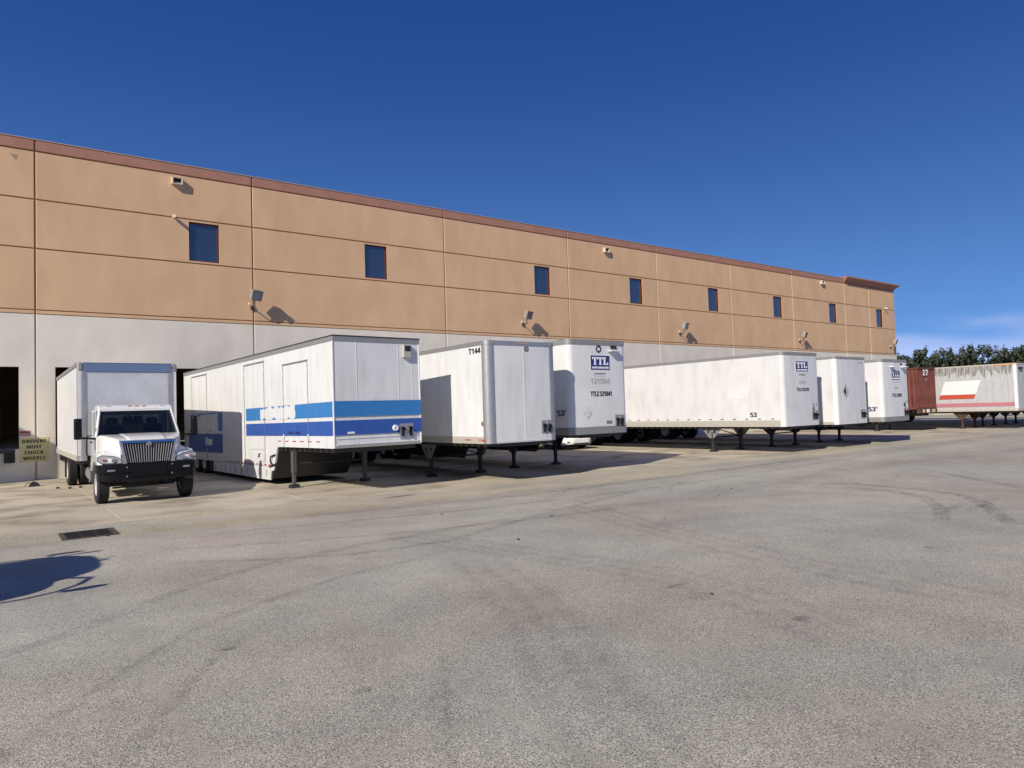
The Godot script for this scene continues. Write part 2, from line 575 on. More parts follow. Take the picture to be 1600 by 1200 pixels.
# wear of the near court, painted in plan: tyre marks, oil spots and patches, 4 cm to the pixel
func wear_map() -> ImageTexture:
	var w := 2000
	var h := 500
	var val := PackedFloat32Array()
	val.resize(w * h)
	var red := PackedFloat32Array()
	red.resize(w * h)
	var n1 := FastNoiseLite.new()
	n1.seed = 11
	n1.frequency = 0.006
	n1.fractal_octaves = 5
	var n2 := FastNoiseLite.new()
	n2.seed = 12
	n2.frequency = 0.035
	n2.fractal_octaves = 4
	var a := n1.get_image(w, h, false, false, false).get_data()
	var b := n2.get_image(w, h, false, false, false).get_data()
	for i in w * h:
		val[i] = 0.925 + (a[i] - 128.0) / 128.0 * 0.085 + (b[i] - 128.0) / 128.0 * 0.055
		red[i] = (a[w * h - 1 - i] - 128.0) / 128.0 * 0.03
	# broad worn lanes along the wall
	for l in [[17.6, 0.5, 0.05], [19.9, 0.7, -0.04], [21.8, 0.6, 0.045], [24.2, 0.8, -0.03], [16.2, 0.4, -0.05]]:
		for x in w:
			var zc: float = l[0] + sin(x * 0.004 + l[0]) * 0.7 + sin(x * 0.013 + l[0] * 3.0) * 0.2
			var z0 := int((zc - l[1] * 2.0 - APRON) / 0.04)
			var z1 := int((zc + l[1] * 2.0 - APRON) / 0.04)
			for z in range(maxi(z0, 0), mini(z1, h)):
				var t: float = ((z * 0.04 + APRON) - zc) / l[1]
				val[z * w + x] -= l[2] * exp(-t * t)
	# tyre marks: [points in x,z], width, depth
	var arcs := []
	arcs.append([[Vector2(16.2, 20.8), Vector2(17.01, 23.08), Vector2(16.89, 24.25), Vector2(16.38, 25.5), Vector2(15.29, 26.35), Vector2(13.94, 27.01), Vector2(12.65, 27.78)], 0.26, 0.17])
	arcs.append([[Vector2(16.3, 22.6), Vector2(16.14, 24.3), Vector2(15.54, 25.15), Vector2(14.1, 26.03), Vector2(12.34, 26.76)], 0.26, 0.16])
	arcs.append([[Vector2(13.4, 26.25), Vector2(14.41, 26.13), Vector2(15.5, 26.0)], 0.16, 0.16])
	arcs.append([[Vector2(13.7, 26.55), Vector2(14.95, 26.36), Vector2(16.5, 26.15)], 0.16, 0.15])
	arcs.append([[Vector2(22.2, 21.8), Vector2(20.73, 23.55), Vector2(19.32, 24.95), Vector2(18.0, 26.4)], 0.24, 0.15])
	arcs.append([[Vector2(-1.5, 24.8), Vector2(0.04, 23.89), Vector2(0.67, 23.47), Vector2(1.18, 23.04), Vector2(1.99, 22.28), Vector2(3.14, 21.64), Vector2(4.65, 21.32), Vector2(8.3, 20.9)], 0.2, 0.10])
	arcs.append([[Vector2(-1.0, 27.4), Vector2(0.03, 26.29), Vector2(0.54, 25.52), Vector2(0.96, 25.01), Vector2(1.56, 24.28), Vector2(2.33, 23.77), Vector2(3.44, 23.23), Vector2(6.0, 22.6)], 0.15, 0.095])
	arcs.append([[Vector2(0.3, 27.5), Vector2(0.58, 26.9), Vector2(1.0, 26.14), Vector2(1.5, 25.29), Vector2(2.3, 24.4)], 0.12, 0.09])
	arcs.append([[Vector2(1.6, 19.0), Vector2(3.46, 19.95), Vector2(5.39, 20.71), Vector2(7.74, 21.25), Vector2(12.0, 21.6)], 0.16, 0.11])
	arcs.append([[Vector2(1.6, 20.2), Vector2(3.07, 21.27), Vector2(4.37, 21.94), Vector2(5.87, 22.04), Vector2(8.32, 21.09), Vector2(13.0, 19.6)], 0.16, 0.11])
	arcs.append([[Vector2(1.7, 28.9), Vector2(2.11, 28.19), Vector2(2.6, 27.3), Vector2(3.3, 26.1)], 0.12, 0.10])
	arcs.append([[Vector2(1.6, 28.5), Vector2(2.04, 27.61), Vector2(2.55, 26.61), Vector2(3.0, 25.8)], 0.10, 0.09])
	arcs.append([[Vector2(4, 17.2), Vector2(10, 18.2), Vector2(18, 18.0), Vector2(30, 17.6)], 0.22, 0.12])
	arcs.append([[Vector2(3, 18.2), Vector2(8, 19.3), Vector2(15, 19.6), Vector2(26, 18.8)], 0.2, 0.11])
	for p in LANES:
		arcs.append([p, 0.9, 0.055])
	for k in 16:
		var x0 := rng.randf_range(4, 50)
		var z0 := rng.randf_range(16, 28)
		var t := rng.randf_range(-0.5, 0.5)
		var l := rng.randf_range(4, 11)
		arcs.append([[Vector2(x0, z0), Vector2(x0 + l * 0.5, z0 + t * l * 0.4), Vector2(x0 + l, z0 + t * l * 1.1)], rng.randf_range(0.14, 0.3), rng.randf_range(0.02, 0.05)])
	for s in arcs:
		stroke(val, w, h, s[0], s[1], s[2], b)
	# oil spots and small dark patches
	for k in 60:
		var cx := rng.randf_range(0.0, 60.0)
		var cz := rng.randf_range(15.6, 31.0)
		var r := rng.randf_range(0.03, 0.08)
		var dk := rng.randf_range(0.05, 0.2)
		blot(val, w, h, cx, cz, r * 1.5, r, dk, b)
	blot(val, w, h, 6.25, 26.35, 0.22, 0.05, 0.16, b)
	blot(val, w, h, 8.2, 15.9, 0.5, 0.10, 0.4, b)
	# hairline cracks
	for k in 9:
		var p := Vector2(rng.randf_range(3, 34), rng.randf_range(16, 25))
		var dir := rng.randf_range(-0.4, 0.4)
		for i in 90:
			dir += rng.randf_range(-0.35, 0.35) * 0.5
			p += Vector2(cos(dir), sin(dir)) * 0.04
			var px := int((p.x - MAP_X0) / 0.04)
			var pz := int((p.y - APRON) / 0.04)
			if px >= 0 and px < w and pz >= 0 and pz < h and rng.randf() < 0.75:
				val[pz * w + px] -= 0.17
	# sand washed from the apron on to the court, lying in patches
	var bare := PackedFloat32Array()
	bare.resize(w * h)
	for k in 90:
		var px := -3.0 + k * 0.72 + rng.randf_range(-0.6, 0.6)
		var pz := APRON + rng.randf_range(-0.4, 2.3)
		blot(bare, w, h, px, pz, rng.randf_range(0.9, 2.6), rng.randf_range(0.3, 0.8), rng.randf_range(0.35, 0.8), b)
	var out := PackedByteArray()
	out.resize(w * h * 3)
	for i in w * h:
		var v := clampf(val[i], 0.2, 1.0)
		var sand := clampf(-bare[i], 0.0, 1.0)
		v = minf(v + sand * 0.035, 1.0)
		out[i * 3] = int(clampf(v + red[i] + sand * 0.01, 0, 1) * 255.0)
		out[i * 3 + 1] = int((v - sand * 0.010) * 255.0)
		out[i * 3 + 2] = int(clampf(v - red[i] * 0.6 - sand * 0.06, 0, 1) * 255.0)
	return ImageTexture.create_from_image(Image.create_from_data(w, h, false, Image.FORMAT_RGB8, out))

func blot(val: PackedFloat32Array, w: int, h: int, cx: float, cz: float, rx: float, rz: float, dk: float, grain: PackedByteArray) -> void:
	for z in range(int((cz - rz * 2 - APRON) / 0.04), int((cz + rz * 2 - APRON) / 0.04) + 1):
		for x in range(int((cx - rx * 2 - MAP_X0) / 0.04), int((cx + rx * 2 - MAP_X0) / 0.04) + 1):
			if x < 0 or z < 0 or x >= w or z >= h:
				continue
			var dx := ((x * 0.04 + MAP_X0) - cx) / rx
			var dz := ((z * 0.04 + APRON) - cz) / rz
			var g := grain[(z * 3 % h) * w + (x * 3 % w)] / 128.0
			var t := 1.0 - (dx * dx + dz * dz) * (0.5 + g * 0.5)
			if t > 0:
				val[z * w + x] -= dk * minf(t * 2.5, 1.0) * (0.5 + 0.5 * g)

func stroke(val: PackedFloat32Array, w: int, h: int, pts: Array, width: float, dk: float, grain: PackedByteArray) -> void:
	var c := Curve2D.new()
	for i in pts.size():
		var tan: Vector2 = (pts[mini(i + 1, pts.size() - 1)] - pts[maxi(i - 1, 0)]) / 6.0
		c.add_point(pts[i], -tan, tan)
	var len := c.get_baked_length()
	var hit := {}
	var s := 0.0
	while s < len:
		var p := c.sample_baked(s)
		var p2 := c.sample_baked(minf(s + 0.05, len))
		var dir := (p2 - p).normalized()
		var nrm := Vector2(-dir.y, dir.x)
		var ends := smoothstep(0.0, 1.2, s) * smoothstep(0.0, 1.2, len - s)
		var k := -width / 2.0
		while k <= width / 2.0:
			var r := p + nrm * k
			var px := int((r.x - MAP_X0) / 0.04)
			var pz := int((r.y - APRON) / 0.04)
			if px >= 0 and px < w and pz >= 0 and pz < h and not hit.has(pz * w + px):
				hit[pz * w + px] = true
				var g := grain[(pz * 5 % h) * w + (px * 2 % w)] / 128.0
				var rib := 0.6 + 0.4 * cos(k / width * TAU * 3.0)
				val[pz * w + px] -= dk * ends * rib * clampf(g * 1.6 - 0.55, 0.0, 1.3)
			k += 0.035
		s += 0.035

func ground() -> void:
	var st := S()
	sheet(st, -1500, 1800, -1500, 1500, -0.12)
	structure("ground", st, M.soil)
	# court: near part carries the wear map, the rest runs on
	var m: StandardMaterial3D = M.asphalt
	m.detail_enabled = true
	m.detail_albedo = wear_map()
	m.detail_blend_mode = BaseMaterial3D.BLEND_MODE_MUL
	m.detail_uv_layer = BaseMaterial3D.DETAIL_UV_2
	st = S()
	var y := 0.0
	var xs := [MAP_X0, MAP_X1]
	var zs := [APRON, MAP_Z1]
	var pts := [Vector3(xs[0], y, zs[1]), Vector3(xs[1], y, zs[1]), Vector3(xs[1], y, zs[0]), Vector3(xs[0], y, zs[0])]
	var uvs := [Vector2(0, 1), Vector2(1, 1), Vector2(1, 0), Vector2(0, 0)]
	for k in [0, 2, 1, 0, 3, 2]:
		st.set_normal(Vector3.UP)
		st.set_uv(uvs[k])
		st.set_uv2(uvs[k])
		st.add_vertex(pts[k])
	structure("asphalt_court", st, m)
	st = S()
	sheet(st, -80, MAP_X0, APRON, MAP_Z1, 0.0)
	sheet(st, -80, 92, MAP_Z1, 90, 0.0)
	sheet(st, MAP_X1, 92, -60, MAP_Z1, 0.0)
	structure("asphalt_road", st, M.asphalt_far)
	# concrete apron before the docks, poured in slabs
	st = S()
	sheet(st, -12, MAP_X1, -0.2, APRON, -0.03)
	var ap := structure("apron", st, M.joint)
	var cols := []
	var x := -10.26
	while x < 75.0:
		cols.append(x)
		x += 4.14
	var rows := [0.0, 5.1, 10.3, APRON]
	var meshes := {}
	for i in cols.size() - 1:
		for j in 3:
			var key := j
			if not meshes.has(key):
				st = S()
				cbx(st, Vector3(0.009, -0.1, rows[j] + 0.009), Vector3(4.14 - 0.009, 0.004, rows[j + 1] - 0.009), 0.006)
				meshes[key] = st.commit()
			inst(ap, "slab", meshes[key], M.slab[(i * 7 + j * 3) % 3], Vector3(cols[i], 0, 0))
	# kerb and grass bank at the far side of the yard
	st = S()
	cbx(st, Vector3(92.0, -0.1, -70), Vector3(92.25, 0.15, 90), 0.03)
	var kerb := structure("kerb", st, M.slab[1])
	kerb.set_meta("kind", "structure")
	st = S()
	var prof := [[92.25, 0.1], [96, 0.25], [101, 0.9], [106, 1.2], [160, 1.6]]
	for i in prof.size() - 1:
		q(st, Vector3(prof[i][0], prof[i][1], 90), Vector3(prof[i + 1][0], prof[i + 1][1], 90), Vector3(prof[i + 1][0], prof[i + 1][1], -90), Vector3(prof[i][0], prof[i][1], -90))
	structure("grass_bank", st, M.grass)

# ---------------------------------------------------------------- warehouse
const JX := [-6.8, 1.28, 9.36, 19.40, 28.19, 36.21, 44.39, 52.61, 60.90, 65.31, 70.25]
const WIN := [[6.71, 7.93], [14.80, 16.0], [25.55, 26.73], [33.55, 34.73], [41.68, 42.84], [49.86, 51.02], [58.24, 59.40], [66.6, 67.76]]
const WY0 := 8.875
const WY1 := 10.56

# flat panel with holes: front at z = 0, edges chamfered back to z = -0.03
func panel(st: SurfaceTool, x0: float, x1: float, y0: float, y1: float, holes: Array, zf := 0.0, back := -0.03, c := 0.014) -> void:
	var gx := [x0 + c, x1 - c]
	var gy := [y0 + c, y1 - c]
	for h in holes:
		for v in [h[0], h[1]]:
			if v > x0 + c and v < x1 - c:
				gx.append(v)
		for v in [h[2], h[3]]:
			if v > y0 + c and v < y1 - c:
				gy.append(v)
	gx.sort()
	gy.sort()
	for i in gx.size() - 1:
		for j in gy.size() - 1:
			var cx: float = (gx[i] + gx[i + 1]) / 2.0
			var cy: float = (gy[j] + gy[j + 1]) / 2.0
			var inside := false
			for h in holes:
				if cx > h[0] and cx < h[1] and cy > h[2] and cy < h[3]:
					inside = true
			if not inside:
				q(st, Vector3(gx[i], gy[j], zf), Vector3(gx[i + 1], gy[j], zf), Vector3(gx[i + 1], gy[j + 1], zf), Vector3(gx[i], gy[j + 1], zf))
	var o := [Vector2(x0, y0), Vector2(x1, y0), Vector2(x1, y1), Vector2(x0, y1)]
	var p := [Vector2(x0 + c, y0 + c), Vector2(x1 - c, y0 + c), Vector2(x1 - c, y1 - c), Vector2(x0 + c, y1 - c)]
	for k in 4:
		var j := (k + 1) % 4
		q(st, Vector3(o[k].x, o[k].y, back), Vector3(o[j].x, o[j].y, back), Vector3(p[j].x, p[j].y, zf), Vector3(p[k].x, p[k].y, zf))
	for h in holes:                                            # reveals of the openings
		var a := Vector2(h[0], h[2])
		var b := Vector2(h[1], h[3])
		var lo := Vector2(maxf(a.x, x0 + c), maxf(a.y, y0 + c))
		var hi := Vector2(minf(b.x, x1 - c), minf(b.y, y1 - c))
		if lo.x >= hi.x or lo.y >= hi.y:
			continue
		var dz := -0.28
		q(st, Vector3(lo.x, lo.y, dz), Vector3(lo.x, lo.y, zf), Vector3(lo.x, hi.y, zf), Vector3(lo.x, hi.y, dz))
		q(st, Vector3(hi.x, lo.y, zf), Vector3(hi.x, lo.y, dz), Vector3(hi.x, hi.y, dz), Vector3(hi.x, hi.y, zf))
		q(st, Vector3(lo.x, lo.y, dz), Vector3(hi.x, lo.y, dz), Vector3(hi.x, lo.y, zf), Vector3(lo.x, lo.y, zf))
		q(st, Vector3(lo.x, hi.y, zf), Vector3(hi.x, hi.y, zf), Vector3(hi.x, hi.y, dz), Vector3(lo.x, hi.y, dz))

func dock_holes() -> Array:
	var docks := []
	for k in range(-1, 16):
		var c := 3.40 + 4.14 * k
		docks.append([c - 1.5, c + 1.5, 1.2, 4.26])
	return docks

func warehouse() -> void:
	var b := thing("warehouse", "long tan and cream warehouse with brown parapet band and loading docks", "building")
	var wins := []
	for w in WIN:
		wins.append([w[0], w[1], WY0, WY1])
	var docks := dock_holes()
	# the structural wall behind the joints
	var st := S()
	panel(st, -6.8, 70.25, -0.1, 6.27, docks, -0.03, -0.30, 0.001)
	obj(b, "wall_core", st, M.joint_cream)
	st = S()
	panel(st, -6.8, 70.25, 6.272, 12.95, wins, -0.03, -0.30, 0.001)
	obj(b, "wall_core", st, M.joint_tan)
	var g := 0.022
	var rows := [[-0.1, 6.27 - 0.012, "cream", docks], [6.27 + 0.012, 6.42 - 0.012, "tan", []], [6.42 + g, 8.775 - g, "tan", []], [8.775 + g, 10.66 - g, "tan", wins], [10.66 + g, 12.52 - g, "tan", []], [12.52 + g, 12.955, "brown", []]]
	for i in JX.size() - 1:
		for r in rows:
			if r[2] == "brown" and i >= 8:
				continue
			var vg := 0.028
			var x0: float = JX[i] + (vg if i > 0 else 0.0)
			var x1: float = JX[i + 1] - (vg if i < JX.size() - 2 else 0.0)
			var hs := []
			for h in r[3]:
				if h[1] > x0 and h[0] < x1:
					hs.append(h)
			st = S()
			panel(st, x0, x1, r[0], r[1], hs, 0.012 if r[2] == "brown" else 0.0)
			obj(b, "wall_panel", st, M[r[2]])
	st = S()
	prism(st, PackedVector2Array([Vector2(0.50, 12.32), Vector2(0.62, 12.26), Vector2(0.78, 12.27), Vector2(0.74, 12.20), Vector2(0.70, 12.05), Vector2(0.66, 12.12), Vector2(0.60, 12.18)]), Vector3(0, 0, 0.0003), Vector3(1, 0, 0), Vector3(0, 1, 0), 0.002)
	obj(b, "scuff", st, M.scuff)
	# metal coping
	st = S()
	bx(st, Vector3(-6.8, 12.958, -0.4), Vector3(60.9, 12.992, 0.03))
	obj(b, "coping", st, M.coping)
	# crown moulding on the end bay
	st = S()
	var prof := PackedVector2Array([Vector2(-0.4, 0.0), Vector2(0.03, 0.0), Vector2(0.05, 0.10), Vector2(0.10, 0.13), Vector2(0.16, 0.22), Vector2(0.27, 0.31), Vector2(0.36, 0.36), Vector2(0.38, 0.42), Vector2(0.42, 0.44), Vector2(0.42, 0.56), Vector2(-0.4, 0.56)])
	prism(st, prof, Vector3(60.95, 12.56, 0.0), Vector3(0, 0, 1), Vector3(0, 1, 0), -9.72, 20.0)
	st = S()
	var ring := []
	for e in [0, 1]:
		var row := []
		for p in prof:
			var xx := 60.95 - maxf(p.x, 0.0) * 0.35 if e == 0 else 70.25 + maxf(p.x, 0.0)
			row.append(Vector3(xx, 12.56 + p.y, p.x))
		ring.append(row)
	for j in prof.size():
		var j2 := (j + 1) % prof.size()
		q(st, ring[0][j2], ring[0][j], ring[1][j], ring[1][j2])
	var tris := Geometry2D.triangulate_polygon(prof)
	for i in range(0, tris.size(), 3):
		for e in [0, 1]:
			tri(st, ring[e][tris[i]], ring[e][tris[i + 1]], ring[e][tris[i + 2]])
	obj(b, "cornice", st, M.brown)
	# shell so that the inside is dark
	st = S()
	bx(st, Vector3(-6.8, 12.0, -45), Vector3(70.25, 12.4, -0.31))
	obj(b, "roof", st, M.interior)
	st = S()
	bx(st, Vector3(-6.8, -0.1, -45.3), Vector3(70.25, 12.95, -45.01))
	bx(st, Vector3(-7.1, -0.1, -45.3), Vector3(-6.81, 12.95, -0.3))
	bx(st, Vector3(70.0, -0.1, -45.0), Vector3(70.245, 12.95, -0.31))
	obj(b, "side_wall", st, M.tan)
	st = S()
	bx(st, Vector3(-6.8, -0.1, -45), Vector3(69.99, 1.18, -0.31))
	obj(b, "dock_floor", st, M.interior)
	# windows
	for w in WIN:
		var f := S()
		var t := 0.06
		var x0: float = w[0]
		var x1: float = w[1]
		bx(f, Vector3(x0, WY0, -0.16), Vector3(x0 + t, WY1, -0.09))
		bx(f, Vector3(x1 - t, WY0, -0.16), Vector3(x1, WY1, -0.09))
		bx(f, Vector3(x0 + t, WY0, -0.16), Vector3(x1 - t, WY0 + t, -0.09))
		bx(f, Vector3(x0 + t, WY1 - t, -0.16), Vector3(x1 - t, WY1, -0.09))
		var win := obj(b, "window", f, M.window_frame)
		var gl := S()
		bx(gl, Vector3(x0 + t, WY0 + t, -0.14), Vector3(x1 - t, WY1 - t, -0.125))
		obj(win, "pane", gl, M.window_glass)
	# dock fittings: rubber bumpers and steel sill
	for k in range(docks.size()):
		var h: Array = docks[k]
		if h[1] > 70:
			continue
		st = S()
		bx(st, Vector3(h[0] + 0.12, 1.06, 0.004), Vector3(h[1] - 0.12, 1.195, 0.10))
		var sill := obj(b, "dock_sill", st, M.steel_dark)
		for s in [0.12, 2.55]:
			st = S()
			cbx(st, Vector3(h[0] + s, 0.70, 0.004), Vector3(h[0] + s + 0.33, 1.055, 0.14), 0.02)
			obj(sill, "dock_bumper", st, M.rubber)

func wall_fittings() -> void:
	var sc := thing("shadow_screen", "tall steel screen added out of view beside the open dock to cast shadow on the wall", "screen", Vector3(-2.75, 0, 0.0))
	var s0 := S()
	cbx(s0, Vector3(-0.05, 0.004, 0.004), Vector3(0.05, 4.45, 1.9), 0.01)  # added out of view, sized for the slanting shadow on the wall
	obj(sc, "panel", s0, M.steel_grey)
	s0 = S()
	cbx(s0, Vector3(-0.09, 0.004, 1.901), Vector3(0.09, 4.5, 2.05), 0.01)
	obj(sc, "post", s0, M.steel_grey)
	# floodlights on brackets
	var heads := ["floodlight on bracket arm where the wall joint crosses above the blue-striped trailer", "floodlight on bracket arm above the trailer numbered T144", "floodlight on bracket arm above the middle of the blank trailer side marked 53", "floodlight on bracket arm just above the roof corner of the trailer marked 53", "floodlight on bracket arm at the far end corner of the warehouse"]
	var k := 0
	for p in [Vector2(9.30, 7.02), Vector2(24.58, 7.03), Vector2(38.36, 7.06), Vector2(53.35, 7.06), Vector2(69.02, 7.02)]:
		var t := thing("floodlight", heads[k], "floodlight", Vector3(p.x, p.y, 0.0), "floodlights along the warehouse wall")
		var st := S()
		cbx(st, Vector3(-0.08, -0.10, 0.001), Vector3(0.08, 0.07, 0.07), 0.012)
		obj(t, "wall_box", st, M.fixture_dark)
		st = S()
		ptube(st, [Vector3(0, 0, 0.06), Vector3(0, 0.0, 0.36), Vector3(0, 0.03, 0.39), Vector3(0, 0.30, 0.39)], 0.027, 10)
		obj(t, "bracket_arm", st, M.fixture_dark)
		st = S()
		lathe(st, [[0.0, -0.03], [0.035, -0.02], [0.045, 0.01], [0.035, 0.045], [0.0, 0.06]], Vector3(-0.16, 0.14, 0.10), Vector3(0, 0.3, 1), 10)
		ptube(st, [Vector3(-0.07, 0.0, 0.05), Vector3(-0.15, 0.05, 0.08), Vector3(-0.16, 0.13, 0.1)], 0.012, 6)
		obj(t, "light_sensor", st, M.camera_white)
		# head tilts down and away from the wall
		var head := Node3D.new()
		head.name = "head"
		head.position = Vector3(0.03, 0.50, 0.47)
		head.rotation = Vector3(0.32, 0.25, -0.06)
		st = S()
		prism(st, PackedVector2Array([Vector2(-0.10, -0.17), Vector2(0.12, -0.23), Vector2(0.12, 0.19), Vector2(0.22, 0.23), Vector2(0.22, 0.25), Vector2(-0.06, 0.23), Vector2(-0.13, 0.10)]), Vector3(-0.25, 0, 0), Vector3(0, 0, 1), Vector3(0, 1, 0), 0.001)
		st = S()
		var side := PackedVector2Array([Vector2(-0.12, -0.15), Vector2(0.12, -0.23), Vector2(0.12, 0.21), Vector2(-0.05, 0.24), Vector2(-0.14, 0.12)])
		prism(st, side, Vector3(0.25, 0, 0), Vector3(0, 0, 1), Vector3(0, 1, 0), 0.5)
		var hm := obj(t, "lamp_head", st, M.fixture)
		hm.transform = head.transform
		st = S()
		for r in [[-0.25, -0.215, -0.23, 0.21], [0.215, 0.25, -0.23, 0.21], [-0.215, 0.215, -0.23, -0.195], [-0.215, 0.215, 0.175, 0.21]]:
			bx(st, Vector3(r[0], r[2], 0.122), Vector3(r[1], r[3], 0.14))
		obj(hm, "bezel", st, M.fixture)
		st = S()
		bx(st, Vector3(-0.212, -0.192, 0.121), Vector3(0.212, 0.172, 0.128))
		obj(hm, "lens", st, M.lamp_glass)
		st = S()
		q(st, Vector3(-0.25, 0.215, 0.13), Vector3(-0.25, 0.20, 0.24), Vector3(0.25, 0.20, 0.24), Vector3(0.25, 0.215, 0.13))
		bx(st, Vector3(-0.25, 0.212, 0.13), Vector3(0.25, 0.224, 0.25))
		obj(hm, "visor", st, M.fixture)
		head.free()
		k += 1
	# box lights under the parapet
	var where := ["small cream box light under the parapet, above the window nearest the open dock", "small cream box light under the parapet, above the trailer numbered TTLZ 531841", "small cream box light under the parapet near the crown moulding"]
	k = 0
	for p in [Vector2(6.25, 12.2), Vector2(31.45, 12.12), Vector2(57.2, 12.25)]:
		var t := thing("wall_light", where[k], "wall light", Vector3(p.x, p.y, 0.0), "box lights under the parapet")
		var st := S()
		var hw := 0.21
		bx(st, Vector3(-hw, 0.12, 0.001), Vector3(hw, 0.15, 0.20))
		bx(st, Vector3(-hw, -0.15, 0.001), Vector3(hw, -0.12, 0.20))
		bx(st, Vector3(-hw, -0.12, 0.001), Vector3(-hw + 0.05, 0.12, 0.20))
		bx(st, Vector3(hw - 0.05, -0.12, 0.001), Vector3(hw, 0.12, 0.20))
		obj(t, "housing", st, M.fixture_cream)
		st = S()
		bx(st, Vector3(-hw + 0.05, -0.12, 0.001), Vector3(hw - 0.05, 0.12, 0.03))
		obj(t, "back_plate", st, M.black_matte)
		st = S()
		q(st, Vector3(-hw + 0.06, -0.115, 0.17), Vector3(hw - 0.06, -0.115, 0.17), Vector3(hw - 0.06, 0.0, 0.06), Vector3(-hw + 0.06, 0.0, 0.06))
		obj(t, "reflector", st, M.lamp_glass)
		k += 1
	k = 0
	for p in [Vector2(6.12, 10.67), Vector2(68.25, 10.72)]:
		var t := thing("security_camera", ["small white security camera by the upper corner of the first window", "small white security camera by the last window of the warehouse"][k], "camera", Vector3(p.x, p.y, 0.0), "security cameras on the warehouse wall")
		var st := S()
		tb(st, Vector3(0, 0, 0.001), Vector3(0, 0, 0.03), 0.06, 14)
		tb(st, Vector3(0, 0, 0.03), Vector3(0, -0.02, 0.12), 0.02, 8)
		obj(t, "mount", st, M.camera_white)
		st = S()
		tb(st, Vector3(0, -0.01, 0.08), Vector3(-0.03, -0.03, 0.30), 0.065, 14)
		obj(t, "camera_body", st, M.camera_white)
		k += 1
	# signs beside the open dock
	var sg := thing("warning_sign", "faded yellow sign reading drivers must chock wheels, beside the open dock", "sign", Vector3(1.235, 0.69, 0.002))
	var st2 := S()
	cbx(st2, Vector3(-0.455, 0.0, 0.0), Vector3(0.455, 0.915, 0.012), 0.003)
	obj(sg, "board", st2, M.yellow_sign)
	var lines := ["DRIVERS", "MUST", "CHOCK", "WHEELS"]
	var ww := [0.74, 0.47, 0.60, 0.70]
	for i in 4:
		letters(sg, lines[i], Vector3(-0.01, 0.775 - i * 0.21, 0.0135), ww[i], 0.135, M.ink)
	sg = thing("notice", "small faded pink notice on the wall just above the yellow sign", "sign", Vector3(0.945, 1.66, 0.002))
	st2 = S()
	bx(st2, Vector3(-0.17, 0.0, 0.0), Vector3(0.17, 0.21, 0.008))
	obj(sg, "board", st2, M.pink_sign)
	print_rows(sg, Vector3(0, 0.155, 0.0085), 0.26, 0.05, M.ink)
	print_rows(sg, Vector3(0, 0.065, 0.0085), 0.27, 0.04, M.ink_faint)

# ---------------------------------------------------------------- trees
func crown_mesh(sd: int, h: float, r: float, lobes: int, leaves: int, size: float) -> ArrayMesh:
	var g := RandomNumberGenerator.new()
	g.seed = sd
	var st := S()
	var cs := []
	for i in lobes:
		var a := g.randf() * TAU
		var y := g.randf_range(0.30, 0.92) * h
		var rad: float = r * sqrt(g.randf()) * (1.05 - 0.55 * absf(y / h - 0.55))
		cs.append([Vector3(cos(a) * rad, y, sin(a) * rad), r * g.randf_range(0.18, 0.36)])
	for i in leaves:
		var c: Array = cs[g.randi() % lobes]
		var d := Vector3(g.randfn(), g.randfn(), g.randfn()).normalized()
		var p: Vector3 = c[0] + d * c[1] * pow(g.randf(), 0.55) * Vector3(0.6, 1.25, 0.6)
		if p.y < 0.4:
			continue
		var u := Vector3(g.randfn(), g.randfn(), g.randfn()).normalized()
		var v := u.cross(d + Vector3(0.01, 0.4, 0)).normalized()
		var s := size * g.randf_range(0.5, 1.25)
		var col := g.randf_range(0.7, 1.35)
		st.set_color(Color(col * g.randf_range(0.92, 1.1), col, col * g.randf_range(0.85, 1.05)))
		var n := (d * 0.7 + u.cross(v) * 0.3).normalized()
		var a0 := p - u * s
		var b0 := p + v * s * 0.55
		var c0 := p + u * s
		var d0 := p - v * s * 0.55
		for k in [a0, c0, b0, a0, d0, c0]:
			st.set_normal(n)
			st.add_vertex(k)
	return st.commit()

func trunk_mesh(sd: int, h: float) -> ArrayMesh:
	var g := RandomNumberGenerator.new()
	g.seed = sd
	var st := S()
	var top := Vector3(g.randf_range(-0.3, 0.3), h * 0.55, g.randf_range(-0.3, 0.3))
	tb(st, Vector3(0, -0.1, 0), top, 0.22, 8, 0.12)
	for k in 5:
		var a := g.randf() * TAU
		var s := top * g.randf_range(0.5, 1.0)
		tb(st, s, s + Vector3(cos(a) * 1.3, h * g.randf_range(0.15, 0.3), sin(a) * 1.3), 0.09, 6, 0.03)
	return st.commit()

